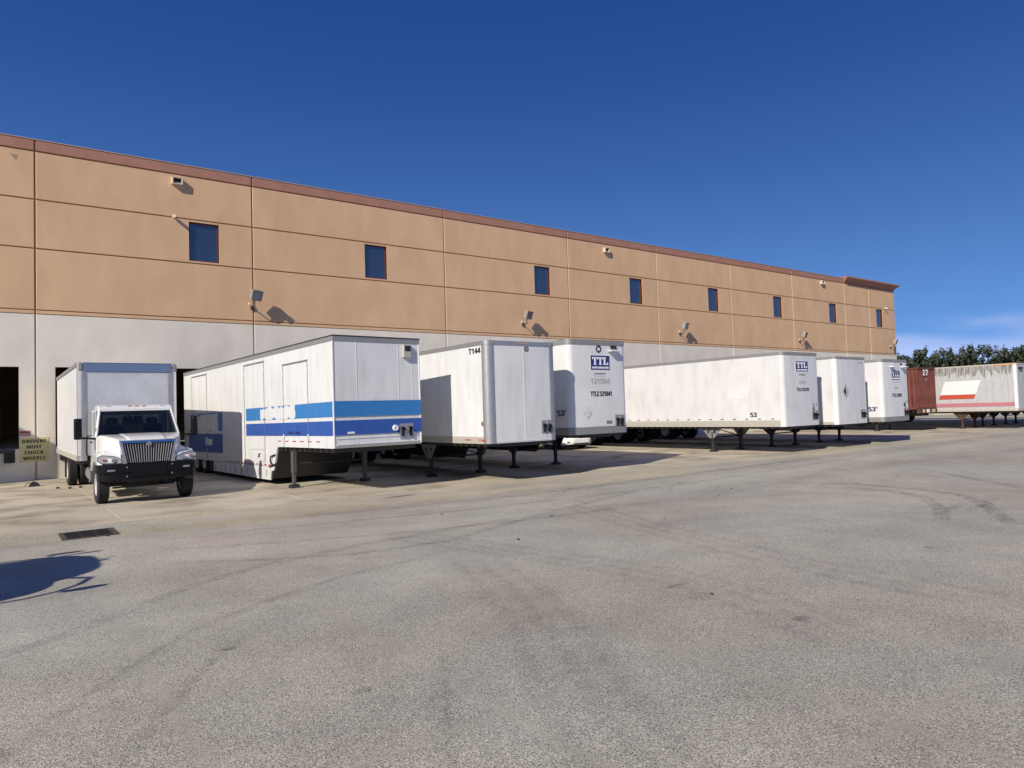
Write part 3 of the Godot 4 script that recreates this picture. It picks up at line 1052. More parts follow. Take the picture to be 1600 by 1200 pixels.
func treeline() -> void:
	var crowns := []
	var trunks := []
	for k in 6:
		crowns.append(crown_mesh(100 + k, 9.0, [2.7, 3.0, 2.4, 2.8, 2.2, 3.2][k], [52, 60, 46, 54, 42, 64][k], 4600, 0.19))
		trunks.append(trunk_mesh(200 + k, 9.0))
	var g := RandomNumberGenerator.new()
	g.seed = 99
	var z := -46.0
	var i := 0
	while z < 30.0:
		var k := g.randi() % 6
		var x := 116.0 + g.randf_range(-3, 3)
		var s := g.randf_range(0.72, 0.98)
		if z > 2.0:
			s *= 1.04
		if z > 12.0:
			s *= 1.12
		var t := thing("tree", "dark evergreen tree in the dense row beyond the yard", "tree", Vector3(x, 1.2, z), "dark trees in the row beyond the yard")
		t.scale = Vector3.ONE * s
		t.rotation.y = g.randf() * TAU
		inst(t, "trunk", trunks[k], M.bark)
		inst(t, "crown", crowns[k], M.leaf[g.randi() % 3])
		z += g.randf_range(1.6, 2.5)
		i += 1
	# second row behind, closing the gaps
	z = -48.0
	while z < 30.0:
		var k := g.randi() % 6
		var t := thing("tree", "dark evergreen tree of the rear rank, half hidden behind the front rank", "tree", Vector3(123.0 + g.randf_range(-2, 2), 1.3, z), "rear rank of trees beyond the yard")
		t.scale = Vector3.ONE * g.randf_range(0.78, 0.95)
		t.rotation.y = g.randf() * TAU
		inst(t, "trunk", trunks[k], M.bark)
		inst(t, "crown", crowns[k], M.leaf[g.randi() % 3])
		z += g.randf_range(1.8, 2.6)
	# shrubs along the foot of the row
	var shrub := []
	for k in 3:
		shrub.append(crown_mesh(300 + k, 4.2, 1.9, 16, 1500, 0.2))
	z = -44.0
	while z < 30.0:
		var k := g.randi() % 3
		var t := thing("shrub", "mid green leafy shrub at the foot of the tree row", "shrub", Vector3(108.5 + g.randf_range(-1.5, 1.5), 1.05, z), "shrubs at the foot of the tree row")
		t.scale = Vector3(1, g.randf_range(0.8, 1.35), 1)
		t.rotation.y = g.randf() * TAU
		var st := S()
		for j in 4:
			var a := TAU * j / 4.0
			tb(st, Vector3(0, -0.1, 0), Vector3(cos(a) * 0.6, 1.6, sin(a) * 0.6), 0.05, 5, 0.02)
		obj(t, "stem", st, M.bark)
		inst(t, "foliage", shrub[k], M.leaf[3])
		z += g.randf_range(2.2, 3.2)
	# broad pale fronds that show over the container
	for p in [Vector3(104, 0.9, -1.0), Vector3(103.5, 0.9, -4.6), Vector3(104.5, 0.95, 2.3)]:
		var t := thing("palm", "pale green fan palm showing above the red container", "palm", p, "fan palms behind the container")
		var st := S()
		tb(st, Vector3(0, -0.1, 0), Vector3(0.1, 2.6, 0), 0.16, 8, 0.12)
		obj(t, "trunk", st, M.bark)
		for f in 13:
			st = S()
			st.set_color(Color(1, 1, 1) * g.randf_range(0.75, 1.2))
			var a := TAU * f / 13.0 + g.randf_range(-0.2, 0.2)
			var e := g.randf_range(0.0, 1.1)
			var out := Vector3(cos(a) * cos(e), sin(e), sin(a) * cos(e))
			var side := out.cross(Vector3.UP).normalized()
			var up := side.cross(out)
			var base := Vector3(0.1, 2.55, 0)
			var c := base + out * 1.0
			tb(st, base, c, 0.025, 5, 0.012)
			for l in 11:
				var b := (l - 5) * 0.27
				var d := out * cos(b) + side * sin(b)
				var tip := c + d * 1.0 - Vector3(0, 0.25, 0) * absf(b)
				var w := side * cos(b) - out * sin(b)
				var mid := c + d * 0.5 + up * 0.03
				q(st, c - w * 0.01, mid - w * 0.07, tip, mid + w * 0.07)
			obj(t, "frond", st, M.leaf[4])

# ---------------------------------------------------------------- wheels
var wheel_tyre: ArrayMesh
var wheel_rim: ArrayMesh

func wheel_meshes() -> void:
	# axis along +x (outward), radius 0.5, width 0.27
	var st := S()
	var p := [[0.29, 0.02], [0.30, 0.125], [0.36, 0.14], [0.44, 0.138], [0.485, 0.122], [0.50, 0.10]]
	for g in [0.066, 0.022, -0.022, -0.066]:
		p.append([0.50, g + 0.008])
		p.append([0.486, g + 0.006])
		p.append([0.486, g - 0.006])
		p.append([0.50, g - 0.008])
	p += [[0.50, -0.10], [0.485, -0.122], [0.44, -0.138], [0.36, -0.14], [0.30, -0.125], [0.29, -0.02]]
	p.reverse()
	lathe(st, p, Vector3.ZERO, Vector3.RIGHT, 36)
	wheel_tyre = st.commit()
	st = S()
	var r := [[0.295, -0.12], [0.295, 0.118], [0.283, 0.128], [0.272, 0.118], [0.262, 0.04], [0.20, 0.005], [0.15, 0.0], [0.105, 0.012], [0.10, 0.09], [0.085, 0.11], [0.0, 0.115]]
	lathe(st, r, Vector3.ZERO, Vector3.RIGHT, 28)
	for k in 8:
		var a := TAU * k / 8.0
		tb(st, Vector3(0.0, cos(a) * 0.145, sin(a) * 0.145), Vector3(0.035, cos(a) * 0.145, sin(a) * 0.145), 0.016, 6)
	wheel_rim = st.commit()

func wheel(parent: Node, at: Vector3, out: float, scale := 1.0, rim: Material = null, n := "wheel") -> Node3D:
	if wheel_tyre == null:
		wheel_meshes()
	var w := inst(parent, n, wheel_tyre, M.rubber, at)
	w.rotation.y = 0.0 if out > 0 else PI
	w.scale = Vector3.ONE * scale
	inst(w, "rim", wheel_rim, rim if rim else M.rim)
	return w

# ---------------------------------------------------------------- trailers
func plan(w: float, l: float, r: float, off := 0.0, n := 7) -> PackedVector2Array:
	# seen from above: x across, y = -z; nose at z = 0, rear at z = -l
	var p := PackedVector2Array()
	var h := w / 2.0 + off
	p.append(Vector2(-h, l))
	p.append(Vector2(-h, 0.0 + r - off))
	for k in range(1, n):
		var a := PI / 2.0 * k / n
		p.append(Vector2(-h + r * (1.0 - cos(a)), r * (1.0 - sin(a)) - off))
	p.append(Vector2(-h + r, -off))
	p.append(Vector2(h - r, -off))
	for k in range(1, n):
		var a := PI / 2.0 * k / n
		p.append(Vector2(h - r * (1.0 - sin(a)), r * (1.0 - cos(a)) - off))
	p.append(Vector2(h, r - off))
	p.append(Vector2(h, l))
	return p

func wall_of(st: SurfaceTool, poly: PackedVector2Array, y0: float, y1: float) -> void:
	prism(st, poly, Vector3(0, y0, 0), Vector3(1, 0, 0), Vector3(0, 0, -1), y1 - y0, 25.0)

func landing_gear(t: Node3D, zc: float, bot: float, half: float, m: Material, gusset: Material) -> void:
	for s in [-1.0, 1.0]:
		var st := S()
		var x: float = s * half
		cbx(st, Vector3(x - 0.075, 0.52, zc - 0.075), Vector3(x + 0.075, bot, zc + 0.075), 0.015)
		cbx(st, Vector3(x - 0.055, 0.04, zc - 0.055), Vector3(x + 0.055, 0.53, zc + 0.055), 0.012)
		var leg := obj(t, "landing_leg", st, m)
		st = S()
		prism(st, PackedVector2Array([Vector2(-0.15, 0.006), Vector2(0.15, 0.006), Vector2(0.15, 0.03), Vector2(0.06, 0.09), Vector2(-0.06, 0.09), Vector2(-0.15, 0.03)]), Vector3(x + 0.14, 0, zc), Vector3(0, 0, 1), Vector3(0, 1, 0), 0.28)
		obj(leg, "foot_pad", st, m)
		# gusset plate under the rail
		st = S()
		var g := PackedVector2Array([Vector2(-0.62, bot - 0.01), Vector2(0.62, bot - 0.01), Vector2(0.50, bot - 0.10), Vector2(0.13, 0.60), Vector2(-0.13, 0.60), Vector2(-0.50, bot - 0.10)])
		prism(st, g, Vector3(x + s * 0.085 + 0.006, 0, zc), Vector3(0, 0, 1), Vector3(0, 1, 0), 0.012)
		var plate := obj(leg, "gusset_plate", st, gusset)
		plate.name = "gusset_plate"
		st = S()
		for k in [-0.17, 0.17]:
			tb(st, Vector3(x + s * 0.092, bot - 0.24, zc + k), Vector3(x + s * 0.1, bot - 0.24, zc + k), 0.055, 10)
		obj(leg, "gusset_hole", st, M.black_matte)
	var st2 := S()
	tb(st2, Vector3(-half, 0.62, zc), Vector3(half, 0.62, zc), 0.03, 8)
	ptube(st2, [Vector3(-half, 0.62, zc), Vector3(0, bot - 0.05, zc - 0.9)], 0.025, 6)
	ptube(st2, [Vector3(half, 0.62, zc), Vector3(0, bot - 0.05, zc - 0.9)], 0.025, 6)
	obj(t, "cross_brace", st2, m)
	st2 = S()
	ptube(st2, [Vector3(-half - 0.02, 0.85, zc + 0.1), Vector3(-half - 0.22, 0.85, zc + 0.1), Vector3(-half - 0.24, 0.62, zc + 0.14), Vector3(-half - 0.34, 0.60, zc + 0.14)], 0.014, 6)
	obj(t, "crank_handle", st2, m)

func running_gear(t: Node3D, l: float, bot: float, w: float) -> void:
	for a in [1.45, 2.72]:
		var z: float = -l + a
		var st := S()
		tb(st, Vector3(-w / 2.0 + 0.3, 0.5, z), Vector3(w / 2.0 - 0.3, 0.5, z), 0.065, 10)
		obj(t, "axle", st, M.steel_dark)
		for s in [-1.0, 1.0]:
			wheel(t, Vector3(s * (w / 2.0 - 0.17), 0.5, z), s)
			wheel(t, Vector3(s * (w / 2.0 - 0.49), 0.5, z), -s)
	var st2 := S()
	for s in [-1.0, 1.0]:
		bx(st2, Vector3(s * 0.55 - 0.05, 0.72, -l + 0.7), Vector3(s * 0.55 + 0.05, bot - 0.12, -l + 3.6))
	obj(t, "bogie_rail", st2, M.steel_dark)
	for s in [-1.0, 1.0]:
		st2 = S()
		bx(st2, Vector3(s * (w / 2.0 - 0.35) - 0.30, 0.2, -l + 0.72), Vector3(s * (w / 2.0 - 0.35) + 0.30, 0.92, -l + 0.735))
		obj(t, "mud_flap", st2, M.rubber)

func underframe(t: Node3D, l: float, bot: float, w: float) -> void:
	var st := S()
	var z := -0.25
	while z > -l + 0.2:
		bx(st, Vector3(-w / 2.0 + 0.03, bot - 0.09, z - 0.03), Vector3(w / 2.0 - 0.03, bot + 0.02, z + 0.03))
		z -= 0.32
	bx(st, Vector3(-0.65, bot - 0.12, -1.6), Vector3(0.65, bot - 0.01, -0.2))
	obj(t, "crossmembers", st, M.steel_dark)

func connector(t: Node3D, p: Vector3) -> void:
	# air and power couplings at the nose
	var st := S()
	bx(st, p + Vector3(-0.20, -0.20, 0.001), p + Vector3(0.22, 0.18, 0.012))
	var c := obj(t, "connector_plate", st, M.alu_dull)
	for k in [[-0.10, 0.04], [0.10, 0.03]]:
		st = S()
		tb(st, p + Vector3(k[0], k[1], 0.012), p + Vector3(k[0] - 0.01, k[1] - 0.02, 0.07), 0.05, 12)
		tb(st, p + Vector3(k[0] - 0.01, k[1] - 0.02, 0.07), p + Vector3(k[0] - 0.03, k[1] - 0.06, 0.10), 0.04, 10)
		bx(st, p + Vector3(k[0] - 0.03, k[1] - 0.20, 0.015), p + Vector3(k[0] + 0.02, k[1] - 0.03, 0.05))
		obj(c, "air_coupling", st, M.black)
	st = S()
	tb(st, p + Vector3(0.0, 0.10, 0.012), p + Vector3(0, 0.09, 0.085), 0.045, 12)
	obj(c, "power_socket", st, M.steel_grey)

func lamp(t: Node, p: Vector3, s: Vector3, m: Material, n := "marker_lamp") -> void:
	var st := S()
	cbx(st, p - s / 2.0, p + s / 2.0, 0.006)
	obj(t, n, st, m)

func van(o: Dictionary) -> Node3D:
	var w: float = o.get("w", 2.6)
	var l: float = o.z - 0.25
	var top: float = o.top
	var bot: float = o.bot
	var rh: float = o.get("rail", 0.21)
	var th: float = o.get("top_rail", 0.12)
	var r: float = o.get("r", 0.16)
	var t := thing(o.name, o.label, "trailer", Vector3(o.x + w / 2.0, 0, o.z), "white box trailers backed to the docks")
	var st := S()
	wall_of(st, plan(w, l, r), bot + (0.0 if o.has("side_rail") else rh * 0.5), top - th * 0.5)
	obj(t, "body", st, o.skin)
	st = S()
	wall_of(st, plan(w, l, r, 0.014), top - th, top)
	obj(t, "top_rail", st, o.top_mat)
	st = S()
	if o.has("side_rail"):
		for s in [-1.0, 1.0]:
			cbx(st, Vector3(s * (w / 2.0 - 0.02) - 0.032, bot - 0.004, -l), Vector3(s * (w / 2.0 - 0.02) + 0.032, bot + rh, -r - 0.02), 0.006)
	else:
		wall_of(st, plan(w, l, r, 0.012), bot, bot + rh)
	var rail := obj(t, "bottom_rail", st, o.rail_mat)
	# groove along the rail
	st = S()
	for s in [-1.0, 1.0]:
		bx(st, Vector3(s * (w / 2.0 + 0.0135) - 0.004, bot + rh * 0.45, -l + 0.1), Vector3(s * (w / 2.0 + 0.0135) + 0.004, bot + rh * 0.52, -r - 0.05))
	obj(rail, "rail_lip", st, o.rail_mat)
	# bright corner posts
	var pb: float = bot if o.has("side_rail") else bot + rh
	if o.has("post_mat"):
		for s in [-1.0, 1.0]:
			st = S()
			var rings := []
			for k in 13:
				var a := PI / 2.0 * k / 12.0
				var c := Vector3(s * (w / 2.0 - r), 0, -r)
				var d := Vector3(s * cos(a), 0, sin(a))
				rings.append([c + d * (r + 0.008) + Vector3(0, pb, 0), c + d * (r + 0.008) + Vector3(0, top - th, 0)])
			rings.insert(0, [Vector3(s * (w / 2.0 + 0.008), pb, -r - 0.02), Vector3(s * (w / 2.0 + 0.008), top - th, -r - 0.02)])
			rings.append([Vector3(s * (w / 2.0 - r - 0.06), pb, 0.008), Vector3(s * (w / 2.0 - r - 0.06), top - th, 0.008)])
			if s < 0:
				rings.reverse()
				for x in rings:
					x.reverse()
				for x in rings:
					x.reverse()
			var strip := []
			for x in rings:
				strip.append(x)
			loft_open(st, strip)
			obj(t, "corner_post", st, o.post_mat)
	# nose seams
	for x in o.get("seams", []):
		st = S()
		cbx(st, Vector3(x - 0.022, pb + 0.02, 0.0005), Vector3(x + 0.022, top - th, 0.006), 0.002)
		obj(t, "nose_seam", st, o.skin)
	# side seams, panel joints every 1.22 m
	st = S()
	var z := -r - 1.22
	while z > -l + 0.3:
		for s in [-1.0, 1.0]:
			bx(st, Vector3(s * (w / 2.0 + 0.0015) - 0.0015, bot + rh, z - 0.018), Vector3(s * (w / 2.0 + 0.0015) + 0.0015, top - th, z + 0.018))
		z -= 1.22
	obj(t, "side_seams", st, o.skin).set_meta("kind", "stuff")
	underframe(t, l, bot, w)
	landing_gear(t, o.get("gear", -3.45), bot, w / 2.0 - 0.32, o.get("gear_mat", M.steel_dark), o.get("gusset_mat", M.steel_dark))
	running_gear(t, l, bot, w)
	connector(t, Vector3(w / 2.0 - 0.42, bot + 0.42, 0.0))
	for k in [-0.16, 0.0, 0.16]:
		lamp(t, Vector3(k, top - th * 0.5, 0.02), Vector3(0.06, 0.025, 0.02), M.amber)
	for s in [-1.0, 1.0]:
		lamp(t, Vector3(s * (w / 2.0 - 0.22), top - th * 0.5, 0.02), Vector3(0.06, 0.03, 0.02), M.amber)
	return t

func loft_open(st: SurfaceTool, rows: Array) -> void:
	# strip of pairs; normals from neighbours, pointing away from the trailer's middle
	var k := rows.size()
	for i in k - 1:
		var nn := []
		for j in [i, i + 1]:
			var a: Vector3 = rows[maxi(j - 1, 0)][0]
			var b: Vector3 = rows[mini(j + 1, k - 1)][0]
			var t := (b - a).normalized()
			var n := Vector3(t.z, 0, -t.x)
			if n.dot(rows[j][0] - Vector3(0, rows[j][0].y, -1.0)) < 0:
				n = -n
			nn.append(n)
		var p := [rows[i][0], rows[i + 1][0], rows[i + 1][1], rows[i][1]]
		var m := [nn[0], nn[1], nn[1], nn[0]]
		var face: Vector3 = (p[1] - p[0]).cross(p[3] - p[0])
		for x in ([0, 2, 1, 0, 3, 2] if face.dot(nn[0]) > 0 else [0, 1, 2, 0, 2, 3]):
			vtx(st, p[x], m[x])

func ttl_plate(t: Node3D, p: Vector3, w: float, h: float) -> void:
	var st := S()
	cbx(st, p + Vector3(-w / 2, -h / 2, 0.0005), p + Vector3(w / 2, h / 2, 0.004), 0.001)
	var a := obj(t, "logo_plate", st, M.sign_white)
	st = S()
	cbx(st, p + Vector3(-w / 2 + 0.022, -h / 2 + 0.022, 0.004), p + Vector3(w / 2 - 0.022, h / 2 - 0.022, 0.006), 0.0008)
	obj(a, "logo_field", st, M.navy)
	letters(a, "TTL", p + Vector3(0, h * 0.11, 0.0075), w * 0.80, h * 0.50, M.sign_white, 0, "Droid Serif")
	letters(a, "TROPICAL TRAILER LEASING", p + Vector3(0, -h * 0.31, 0.0075), w * 0.84, h * 0.13, M.sign_white)

# a line of print too small and worn to read: word-long strokes
func print_rows(t: Node, p: Vector3, w: float, h: float, m: Material) -> void:
	var g := RandomNumberGenerator.new()
	g.seed = int(p.y * 1000.0)
	var st := S()
	var x := -w / 2.0
	while x < w / 2.0 - 0.02:
		var e := minf(x + g.randf_range(0.02, 0.06), w / 2.0)
		bx(st, p + Vector3(x, -h / 2.0, 0.0), p + Vector3(e, h * g.randf_range(0.2, 0.5), 0.002))
		x = e + g.randf_range(0.008, 0.02)
	obj(t, "worn_print", st, m)

func vans() -> void:
	# T144
	var t := van({"name": "box_trailer", "label": "white box trailer numbered T144 with bright metal corner posts", "x": 11.05, "z": 15.76, "w": 2.54, "top": 4.06, "bot": 1.15, "rail": 0.2, "top_rail": 0.12, "r": 0.2, "skin": M.white, "top_mat": M.alu, "rail_mat": M.rail_dirty, "post_mat": M.alu, "seams": [0.05], "side_rail": true, "gear": -3.75, "gusset_mat": M.steel_grey})
	letters(t, "T144", Vector3(-1.27 - 0.003, 3.80, -0.57), 0.62, 0.17, M.ink, 1)
	for z in [-1.03, -0.32]:
		var st := S()
		bx(st, Vector3(-1.2865, 1.225, z - 0.16), Vector3(-1.2825, 1.275, z + 0.16))
		obj(t, "reflective_tape", st, M.red_tape)
	var st := S()
	lathe(st, [[0.065, 0.0], [0.06, 0.02], [0.0, 0.022]], Vector3(-1.272, 1.72, -0.26), Vector3(-1, 0, 0), 14)
	obj(t, "round_lamp", st, M.steel_grey)
	st = S()
	lathe(st, [[0.10, 0.0], [0.085, 0.012], [0.0, 0.013]], Vector3(0.15, 3.86, 0.001), Vector3(0, 0, 1), 16)
	obj(t, "round_decal", st, M.steel_grey)
	st = S()
	bx(st, Vector3(0.88, 1.62, 0.001), Vector3(1.02, 1.71, 0.004))
	obj(t, "orange_label", st, M.orange_patch)
	skirts(t, -4.6, -10.6, 1.15)
	# rivets along the lower nose
	st = S()
	for k in 26:
		lathe(st, [[0.02, 0.0], [0.012, 0.012], [0.0, 0.014]], Vector3(-1.05 + k * 0.082, 1.19, 0.001), Vector3(0, 0, 1), 6)
	obj(t, "rivet_row", st, M.alu)
	# 121094
	t = van({"name": "box_trailer", "label": "white box trailer numbered TTLZ 531841 with a blue logo plate", "x": 14.66, "z": 15.13, "top": 4.30, "bot": 1.22, "rail": 0.24, "top_rail": 0.17, "r": 0.2, "skin": M.white_clean, "top_mat": M.alu_dull, "rail_mat": M.alu_dull, "gear": -3.5, "seams": []})
	ttl_plate(t, Vector3(0.08, 3.55, 0), 0.90, 0.52)
	print_rows(t, Vector3(0.05, 3.19, 0.001), 0.5, 0.045, M.ink)
	print_rows(t, Vector3(0.05, 3.11, 0.001), 0.5, 0.03, M.ink_faint)
	letters(t, "121094", Vector3(0.05, 2.95, 0.003), 0.86, 0.19, M.ink_faint)
	letters(t, "TTLZ 531841", Vector3(0.08, 2.53, 0.003), 0.95, 0.17, M.ink)
	letters(t, "53'", Vector3(-1.3 - 0.003, 1.93, -0.42), 0.42, 0.21, M.ink_blue, 1)
	st = S()
	tb(st, Vector3(0.03, 4.0, 0.0005), Vector3(0.03, 4.0, 0.004), 0.125, 20)
	var dec := obj(t, "round_decal", st, M.ink)
	letters(dec, "Fh", Vector3(0.03, 4.0, 0.0055), 0.11, 0.12, M.sign_white)
	st = S()
	cbx(st, Vector3(0.56, 4.02, 0.001), Vector3(0.82, 4.13, 0.05), 0.01)
	obj(t, "vent_box", st, M.ink)
	st = S()
	cbx(st, Vector3(0.42, 3.925, 0.001), Vector3(0.92, 3.955, 0.20), 0.01)
	obj(t, "shelf", st, M.sign_white)
	placard(t, Vector3(-0.55, 1.92, 0.0), 0.2, true)
	st = S()
	bx(st, Vector3(0.28, 1.53, 0.001), Vector3(0.54, 1.64, 0.004))
	obj(t, "data_label", st, M.steel_grey)
	for z in [-1.1, -0.5]:
		lamp(t, Vector3(-1.318, 1.34, z), Vector3(0.012, 0.04, 0.1), M.amber)
	skirts(t, -4.4, -11.0, 1.22)
	# plain side, 53
	t = van({"name": "box_trailer", "label": "white box trailer with a long blank side marked 53 and a grey landing leg", "x": 24.95, "z": 16.15, "top": 4.07, "bot": 1.10, "rail": 0.26, "top_rail": 0.12, "r": 0.17, "skin": M.white_dirty, "top_mat": M.alu_dull, "rail_mat": M.rail_dirty, "side_rail": true, "gear": -3.7, "gusset_mat": M.steel_grey, "gear_mat": M.steel_dark})
	ttl_plate(t, Vector3(0.06, 3.5, 0), 0.92, 0.46)
	print_rows(t, Vector3(0.06, 3.16, 0.001), 0.45, 0.045, M.ink)
	letters(t, "53079", Vector3(0.06, 2.86, 0.003), 0.5, 0.12, M.ink_faint)
	letters(t, "TTLZ 531379", Vector3(0.06, 2.56, 0.003), 0.9, 0.14, M.ink)
	letters(t, "53", Vector3(-1.3 - 0.003, 1.59, -1.4), 0.32, 0.2, M.ink, 1)
	st = S()
	var pp := PackedVector2Array([Vector2(-2.44, 3.63), Vector2(-1.29, 3.64), Vector2(-1.62, 2.23), Vector2(-2.64, 2.25)])
	prism(st, pp, Vector3(-1.3 - 0.0045, 0, 0), Vector3(0, 0, 1), Vector3(0, 1, 0), -0.0015)
	obj(t, "clean_patch", st, M.white_clean)
	for k in 14:
		st = S()
		bx(st, Vector3(-1.3045, 1.395, -0.60 - k * 0.6), Vector3(-1.3005, 1.43, -0.47 - k * 0.6))
		obj(t, "reflective_tape", st, M.steel_dark)
	scuffs(t, 1.3, 1.10)
	# placard trailer
	t = van({"name": "box_trailer", "label": "white box trailer with a diamond placard on its bare nose", "x": 28.9, "z": 16.15, "top": 3.97, "bot": 1.04, "rail": 0.12, "top_rail": 0.10, "r": 0.14, "skin": M.white_dirty, "top_mat": M.alu_dull, "rail_mat": M.rail_dirty, "post_mat": M.patch, "side_rail": true, "gear": -3.4})
	placard(t, Vector3(-0.50, 2.47, 0.0), 0.28, false)
	letters(t, "53548", Vector3(0.86, 3.72, 0.003), 0.36, 0.1, M.ink_faint)
	# last docked van
	t = van({"name": "box_trailer", "label": "white box trailer with blue logo plate and dark sills, standing next to the red container", "x": 33.0, "z": 16.15, "top": 3.94, "bot": 1.02, "rail": 0.22, "top_rail": 0.13, "r": 0.18, "skin": M.white_clean, "top_mat": M.alu_dull, "rail_mat": M.alu_dull, "gear": -3.4})
	ttl_plate(t, Vector3(0.02, 3.19, 0), 0.86, 0.48)
	print_rows(t, Vector3(0.02, 2.86, 0.001), 0.5, 0.05, M.ink_faint)
	letters(t, "53091", Vector3(0.02, 2.58, 0.003), 0.45, 0.12, M.ink_faint)
	letters(t, "TTLZ 53091", Vector3(0.06, 2.24, 0.003), 0.95, 0.17, M.ink)
	letters(t, "53'", Vector3(-1.3 - 0.003, 1.62, -0.50), 0.42, 0.22, M.ink_blue, 1)
	for k in [-0.58, 0.52]:
		st = S()
		cbx(st, Vector3(k, 3.56, 0.001), Vector3(k + 0.4, 3.60, 0.22), 0.01)
		obj(t, "shelf", st, M.sign_white)
	st = S()
	cbx(st, Vector3(0.5, 3.68, 0.001), Vector3(0.66, 3.76, 0.04), 0.01)
	obj(t, "vent_box", st, M.ink)
	scuffs(t, 1.3, 1.02)
	# striped trailer with mildewed side
	t = van({"name": "striped_trailer", "label": "mildewed grey box trailer with a red stripe and a white slanted patch", "x": 50.1, "z": 16.05, "top": 4.05, "bot": 1.12, "rail": 0.16, "top_rail": 0.08, "r": 0.12, "skin": M.mildew_light, "top_mat": M.rail_dirty, "rail_mat": M.rail_dirty, "gear": -3.2, "gusset_mat": M.rust, "gear_mat": M.rust, "post_mat": M.patch})
	for k in 30:
		st = S()
		cbx(st, Vector3(-1.318, 1.28, -0.45 - k * 0.4), Vector3(-1.3, 3.97, -0.41 - k * 0.4), 0.004)
		obj(t, "side_post", st, M.mildew_light)
	st = S()
	var rag := PackedVector2Array([Vector2(-0.2, 3.965)])
	var rg := RandomNumberGenerator.new()
	rg.seed = 4
	for k in 130:
		rag.append(Vector2(-0.22 - k * 0.09, 3.45 + rg.randf_range(-0.28, 0.22) + (0.12 if k % 5 == 0 else 0.0)))
	rag.append(Vector2(-11.95, 3.965))
	prism(st, rag, Vector3(-1.3005, 0, 0), Vector3(0, 0, 1), Vector3(0, 1, 0), 0.003)
	obj(t, "mildewed_strip", st, M.mildew)
	st = S()
	prism(st, PackedVector2Array([Vector2(-4.0, 3.08), Vector2(-1.91, 3.10), Vector2(-2.23, 2.215), Vector2(-4.3, 2.215)]), Vector3(-1.3225, 0, 0), Vector3(0, 0, 1), Vector3(0, 1, 0), -0.004)
	obj(t, "white_patch", st, M.patch)
	st = S()
	prism(st, PackedVector2Array([Vector2(-4.3, 2.205), Vector2(-2.23, 2.205), Vector2(-2.35, 1.93), Vector2(-4.4, 1.93)]), Vector3(-1.3225, 0, 0), Vector3(0, 0, 1), Vector3(0, 1, 0), -0.004)
	obj(t, "red_stripe", st, M.red_stripe)
	st = S()
	bx(st, Vector3(-1.3225, 1.42, -12.0), Vector3(-1.3185, 1.655, -0.15))
	obj(t, "pink_stripe", st, M.pink_stripe)
	st = S()
	bx(st, Vector3(-1.324, 3.95, -1.2), Vector3(-1.316, 4.03, -0.1))
	obj(t, "orange_patch", st, M.orange_patch)
	st = S()
	cbx(st, Vector3(-0.95, 3.66, 0.001), Vector3(-0.45, 3.80, 0.12), 0.02)
	obj(t, "vent_box", st, M.ink)

func far_vans() -> void:
	for p in [[54.5, "white box trailer docked directly behind the striped trailer"], [58.7, "white box trailer docked second beyond the striped trailer"], [62.9, "white box trailer docked third beyond the striped trailer"]]:
		van({"name": "box_trailer", "label": p[1], "x": p[0], "z": 15.9, "top": 3.98, "bot": 1.10, "skin": M.white, "top_mat": M.alu_dull, "rail_mat": M.rail_dirty})

func skirts(t: Node3D, z0: float, z1: float, bot: float) -> void:
	for s in [1.0]:
		var st := S()
		prism(st, PackedVector2Array([Vector2(z0, bot - 0.02), Vector2(z1, bot - 0.02), Vector2(z1, 0.42), Vector2(z0 - 0.5, 0.42)]), Vector3(s * 1.2, 0, 0), Vector3(0, 0, 1), Vector3(0, 1, 0), 0.012)
		obj(t, "side_skirt", st, M.steel_dark)

func scuffs(t: Node3D, w2: float, bot: float) -> void:
	# chipped paint round the couplings
	var g := RandomNumberGenerator.new()
	g.seed = int(t.position.x * 10.0)
	for k in 6:
		var c := Vector2(w2 - 0.62 + g.randf() * 0.45, bot + 0.35 + g.randf() * 0.62)
		var r := g.randf_range(0.03, 0.09)
		var p := PackedVector2Array()
		for a in 9:
			var rr := r * g.randf_range(0.5, 1.2)
			p.append(c + Vector2(cos(TAU * a / 9.0) * rr, sin(TAU * a / 9.0) * rr * 1.4))
		var st := S()
		prism(st, p, Vector3(0, 0, 0.0006 + k * 0.0003), Vector3(1, 0, 0), Vector3(0, 1, 0), 0.0025)
		obj(t, "chipped_paint", st, M.steel_grey if k % 2 else M.steel_dark)

